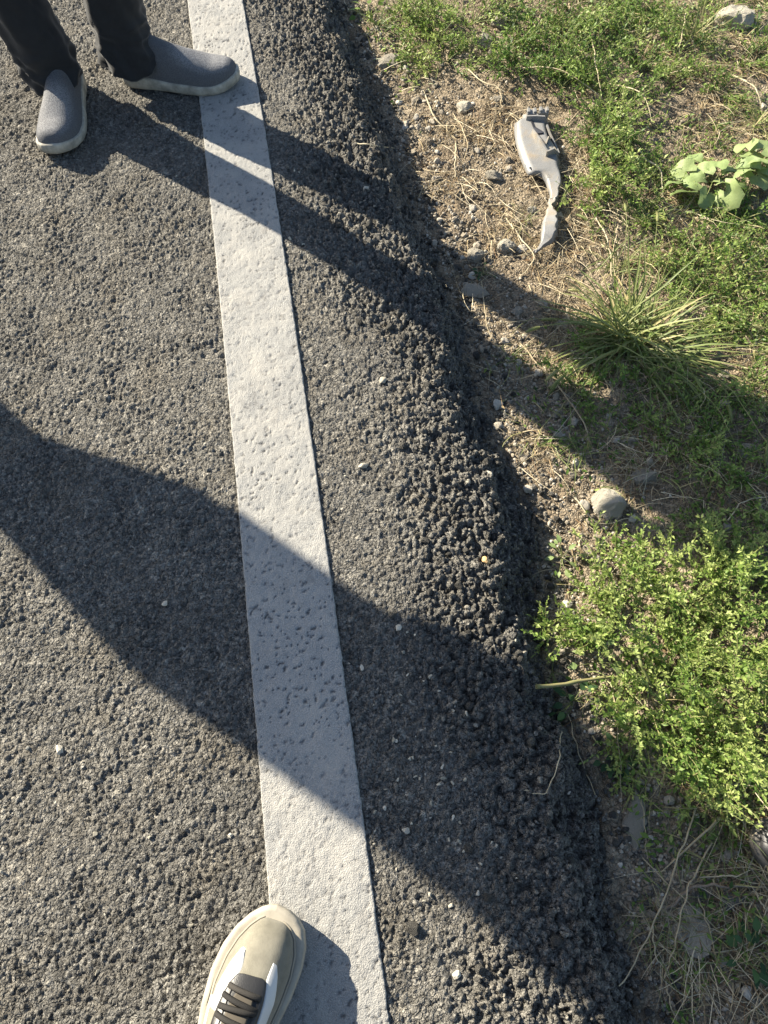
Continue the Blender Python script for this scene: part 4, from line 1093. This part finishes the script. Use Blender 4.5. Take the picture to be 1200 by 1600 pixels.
def person(label, ank, knee, pelvis, facing, height=1.74, trouser='trouser', arms=None, hem=(.062, .072), seeds=(1, 2), lean=(0, 0), build=1.0):
    """ank/knee: [(x, y, z)] for two legs; facing: direction of the chest. Returns the thing."""
    px, py, pz = pelvis
    t = thing('person', label, 'person', (px, py, 0)); o = np.array([px, py, 0.0])
    fx, fy = math.cos(facing), math.sin(facing); rx, ry = fy, -fx           # rx: the person's right
    hips = [np.array([px + rx * .085 * s_, py + ry * .085 * s_, pz - .06]) for s_ in (1, -1)]
    b = MB()
    for a, k, h, sd_ in zip(ank, knee, hips, seeds):
        leg_tube(b, [(*(np.array(a) - o), hem[0]), *[(*((np.array(a) * (1 - f) + np.array(k) * f) - o), hem[0] * (1 - f) + hem[1] * f) for f in (.12, .3, .6)], (*(np.array(k) - o), hem[1]), (*((np.array(k) + h) / 2 - o), hem[1] * 1.12), (*(h - o), .098)], seed=sd_)
    loft(b, [(0, 0, pz - .13, .12, .10, facing + 1.571), (0, 0, pz - .05, .168, .125, facing + 1.571), (0, 0, pz + .06, .160, .120, facing + 1.571), (0, 0, pz + .12, .15, .112, facing + 1.571)])
    tr = b.build('trousers', M[trouser], t)
    sh = height - .30; lx, ly = lean
    b = MB(); ro = facing + 1.571
    loft(b, [(0, 0, pz - .02, .178, .132, ro), (0, 0, pz + .12, .168, .126, ro), (lx * .5, ly * .5, (pz + sh) / 2 + .03, .175 * build, .125, ro), (lx * .8, ly * .8, sh - .12, .195 * build, .125, ro), (lx, ly, sh - .02, .185 * build, .105, ro), (lx, ly, sh + .05, .10, .08, ro), (lx, ly, sh + .075, .062, .062, ro)])
    A = arms or [[(.22, 0, -.02), (.25, -.02, -.30), (.22, .06, -.55)]] * 2
    wrists = []
    for s_, ar in zip((1, -1), A):
        pts = [np.array([lx + rx * s_ * .15, ly + ry * s_ * .15, sh - .02])]
        for (u_, f_, dz) in ar: pts.append(np.array([lx + rx * s_ * u_ + fx * f_, ly + ry * s_ * u_ + fy * f_, sh + dz]))
        Q = spline(np.array(pts), 24); b.tube(Q, np.interp(np.linspace(0, 1, 24), [0, .15, .5, 1], [.055, .062, .052, .036]), 16, .5); wrists.append((pts[-2], pts[-1]))
    b.build('shirt', M['shirt'], t)
    # body: one continuous skinned surface under the clothes
    V, E_, R = [], [], []
    def v(p, r): V.append(tuple(float(q) for q in p)); R.append(r); return len(V) - 1
    pe = v((0, 0, pz), .10); ch = v((lx * .7, ly * .7, sh - .15), .105); E_.append((pe, ch))
    nk = v((lx, ly, sh + .05), .05); E_.append((ch, nk)); h0 = v((lx + fx * .01, ly + fy * .01, sh + .13), .062); E_.append((nk, h0)); h1 = v((lx + fx * .015, ly + fy * .015, sh + .21), .085); E_.append((h0, h1)); h2_ = v((lx + fx * .005, ly + fy * .005, sh + .28), .062); E_.append((h1, h2_))
    for a, k, h in zip(ank, knee, hips):
        i = v(h - o, .075); E_.append((pe, i)); j = v(np.array(k) - o, .05); E_.append((i, j)); q = v(np.array(a) - o + (0, 0, .02), .036); E_.append((j, q))
    for s_, (el_, wr) in zip((1, -1), wrists):
        i = v((lx + rx * s_ * .15, ly + ry * s_ * .15, sh - .05), .045); E_.append((ch, i)); j = v(el_, .036); E_.append((i, j)); k = v(wr, .026); E_.append((j, k))
        d = np.array(wr) - np.array(el_); d /= np.linalg.norm(d); sdv = np.cross(d, (fx, fy, .3)); sdv /= np.linalg.norm(sdv) + 1e-9
        pm = v(np.array(wr) + d * .05, .024); E_.append((k, pm))
        for q, (off_, ln) in enumerate(((-.028, .07), (-.010, .085), (.008, .08), (.025, .062))):
            f1 = v(np.array(wr) + d * .09 + sdv * off_, .0095); E_.append((pm, f1)); f2 = v(np.array(wr) + d * (.09 + ln * .5) + sdv * off_ * 1.1 + np.array([fx, fy, 0]) * .012, .009); E_.append((f1, f2)); f3 = v(np.array(wr) + d * (.09 + ln * .9) + sdv * off_ + np.array([fx, fy, 0]) * .03, .008); E_.append((f2, f3))
        th1 = v(np.array(wr) + d * .04 - sdv * .045, .011); E_.append((pm, th1)); th2 = v(np.array(wr) + d * .085 - sdv * .06, .009); E_.append((th1, th2))
    me = bpy.data.meshes.new('body'); me.from_pydata(V, E_, []); bo = link('body', me, M['skin'], t)
    bo.modifiers.new('skin', 'SKIN')
    for sv, r in zip(me.skin_vertices[0].data, R): sv.radius = (r, r)
    me.skin_vertices[0].data[0].use_root = True
    md = bo.modifiers.new('sub', 'SUBSURF'); md.levels = 1; md.render_levels = 1
    # face and hair
    c = np.array([lx + fx * .015, ly + fy * .015, sh + .19])
    b = MB(); b.tube([c + (fx * .085, fy * .085, .015), c + (fx * .108, fy * .108, -.022), c + (fx * .088, fy * .088, -.03)], [.008, .014, .010], 8); b.build('nose', M['skin'], t)
    for s_ in (1, -1):
        b = MB(); e = c + (fx * .078 + rx * s_ * .032, fy * .078 + ry * s_ * .032, .015); b.tube([e - (fx * .006, fy * .006, 0), e + (fx * .006, fy * .006, 0)], [.012, .008], 10); b.build('eye', M['hair'], t)
        b = MB(); e = c + (rx * s_ * .088, ry * s_ * .088, 0); b.tube([e + (0, 0, .03), e + (rx * s_ * .012, ry * s_ * .012, 0), e - (0, 0, .03)], [.008, .014, .008], 8); b.build('ear', M['skin'], t)
    b = MB(); b.tube([c + (fx * .08 + rx * .022, fy * .08 + ry * .022, -.05), c + (fx * .09, fy * .09, -.052), c + (fx * .08 - rx * .022, fy * .08 - ry * .022, -.05)], [.004, .007, .004], 8); b.build('mouth', M['skin'], t)
    b = MB(); loft(b, [(lx - fx * .03, ly - fy * .03, sh + .15, .06, .05, ro), (lx - fx * .02, ly - fy * .02, sh + .21, .097, .088, ro), (lx - fx * .01, ly - fy * .01, sh + .27, .088, .09, ro), (lx, ly, sh + .31, .05, .055, ro), (lx, ly, sh + .318, .012, .012, ro)], 24); b.build('hair', M['hair'], t)
    return t

def put_shoe(sh, t):
    """make the shoe a part of its wearer, keeping its place"""
    sh.o.location = np.array(sh.o.location) - np.array(t.location); sh.o.parent = t

# the man at the top left
man = person('person in black trousers and grey knit slip-on shoes standing on the road',
             [(-.812, 1.800, .070), (-.632, 1.855, .074)], [(-.880, 1.812, .50), (-.628, 1.845, .50)], (-.82, 1.765, .95), math.radians(-70), seeds=(3, 8), hem=(.066, .053),
             lean=(-.01, -.03),
             arms=[[(.19, 0, -.03), (.21, -.05, -.29), (.17, .05, -.50)]] * 2)
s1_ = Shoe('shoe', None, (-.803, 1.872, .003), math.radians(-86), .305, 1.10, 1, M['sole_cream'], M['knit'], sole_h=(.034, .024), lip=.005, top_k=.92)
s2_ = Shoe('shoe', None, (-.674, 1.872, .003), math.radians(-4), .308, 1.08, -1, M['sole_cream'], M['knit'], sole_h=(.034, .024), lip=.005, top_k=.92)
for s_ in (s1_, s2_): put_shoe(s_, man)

# the photographer: one trainer at the bottom edge
me_t = person('photographer standing behind the camera, one beige trainer with white panels and dark laces in view',
              [(-.235, -.235, .10), (.03, -.58, .10)], [(-.16, -.26, .50), (.03, -.55, .50)], (-.08, -.45, .95), math.radians(82), trouser='trouser_blue', seeds=(12, 15), hem=(.058, .072),
              arms=[[(.22, 0, -.02), (.26, .02, -.27), (.10, .26, -.20)], [(.22, 0, -.02), (.26, .02, -.27), (.10, .26, -.20)]])
sh = Shoe('shoe', None, (-.243, -.345, .004), math.radians(74), .338, 1.07, 1, M['sole_beige'], M['suede'], sole_h=(.042, .036), lip=.013, top_k=.96, spring=.010)
HP = math.pi / 2
sh.patch('side_panel', [(.865, .98), (.80, .78), (.72, .62), (.62, .50)], [(.86, 1.12), (.79, 1.30), (.72, 1.14), (.62, .92)], M['white_leather'])
sh.patch('side_panel', [(.845, 1.98), (.78, 1.92), (.71, 2.06), (.60, 2.25)], [(.84, 2.12), (.775, 2.36), (.71, 2.55), (.60, 2.68)], M['white_leather'])
sh.patch('side_panel', [(.66, .22), (.56, .10), (.40, .10)], [(.66, .36), (.56, .46), (.40, .55)], M['white_leather'])
sh.patch('eyestay', [(.775, 1.38), (.762, 1.18), (.71, 1.02), (.60, .84), (.40, .70)], [(.78, 1.80), (.765, 1.98), (.71, 2.10), (.60, 2.26), (.40, 2.44)], M['black_leather'], n=30, k=16, off=.0026)
sh.patch('tongue', [(.72, 1.40), (.66, 1.28), (.54, 1.20), (.40, 1.15)], [(.72, 1.76), (.66, 1.84), (.54, 1.90), (.40, 1.95)], M['tongue'], off=.0046)
for tl_, tr_, a0, a1 in ((.725, .712, 1.16, 1.92), (.690, .668, 1.10, 1.98), (.650, .662, 1.08, 1.98), (.622, .606, 1.05, 2.02), (.575, .565, 1.0, 2.06), (.52, .515, .98, 2.1)):
    V = []; n = 16
    for i in range(n):
        f = i / (n - 1); tt_ = tl_ + (tr_ - tl_) * f; a = a0 + (a1 - a0) * f; bow = .0055 + .004 * math.sin(math.pi * f)
        for dt, off in ((-.0085, bow - .001), (-.005, bow + .0015), (.005, bow + .0015), (.0085, bow - .001)): V.append(sh.S(tt_ + dt, a, off))
    o = link('lace', raw_mesh('lace', V, grid_faces(n, 4), np.full(len(V), random.random())), M['lace'], sh.o)
    md = o.modifiers.new('thick', 'SOLIDIFY'); md.thickness = .002; md.offset = 0
for k in range(2):
    a_ = (1.22, 1.93)[k]; V = []
    for tt_ in np.linspace(.73, .44, 16):
        for da, off in ((-.02, .006), (.02, .006)): V.append(sh.S(float(tt_), a_ + da - (.12 if k == 0 else -.12) * (.73 - tt_) / .29, off))
    link('eyelet_edge', raw_mesh('eyelet_edge', V, grid_faces(16, 2), np.full(32, .3)), M['black_leather'], sh.o)
# welt line round the toe
V = []
for i, tt_ in enumerate(np.concatenate([1 - .55 * np.linspace(1, .02, 50) ** 2.5, 1 - .55 * np.linspace(.02, 1, 50) ** 2.5])):
    a = .10 if i < 50 else math.pi - .10
    V.append(sh.S(float(tt_), a, .0012))
b = MB(); b.tube(np.array(V), .0016, 6, .3); b.build('welt', M['sole_beige'], sh.o)
put_shoe(sh, me_t)
shr = Shoe('shoe', None, (.03, -.64, .004), math.radians(84), .338, 1.1, -1, M['sole_beige'], M['suede'], sole_h=(.036, .030), lip=.013, top_k=.80)
put_shoe(shr, me_t)

# a third person to the left of the picture, whose shadow lies across the road
nx, ny = -SDY, SDX      # across the light
def sn(s_, n_): return np.array([SDX * s_ + nx * n_, SDY * s_ + ny * n_])
f1 = sn(-2.29, .235); f2 = sn(-2.21, .11); pv = sn(-2.25, .20)
p3 = person('person standing left of the picture whose wide shadow crosses the white line', [(*f1, .09), (*f2, .09)], [(*sn(-2.26, .235), .5), (*sn(-2.20, .125), .5)], (*pv, .95),
            math.radians(4), build=1.0, trouser='trouser_blue', seeds=(21, 22), hem=(.060, .076), height=1.76, lean=(nx * .015, ny * .015),
            arms=[[(.15, 0, -.05), (.125, .06, -.29), (.04, .20, -.30)]] * 2)
for f_, sd_ in ((f1, 1), (f2, -1)):
    q = Shoe('shoe', None, (f_[0] - .06, f_[1] - .02, .003), math.radians(20), .29, 1.0, sd_, M['sole_cream'], M['black_leather'], top_k=.86); put_shoe(q, p3)

# dark shoe at the right edge
x, y, z = at(1192, 1322)
ds_ = Shoe('shoe', None, (x + .258, y - .05, z - .008), math.radians(169), .29, 1.05, 1, M['sole_shaded'], M['black_leather'], lip=.006, top_k=.85)
tag(ds_.o, 'dark shoe with a beige sole darkened as if shaded at the right edge below the weed bush', 'shoe')
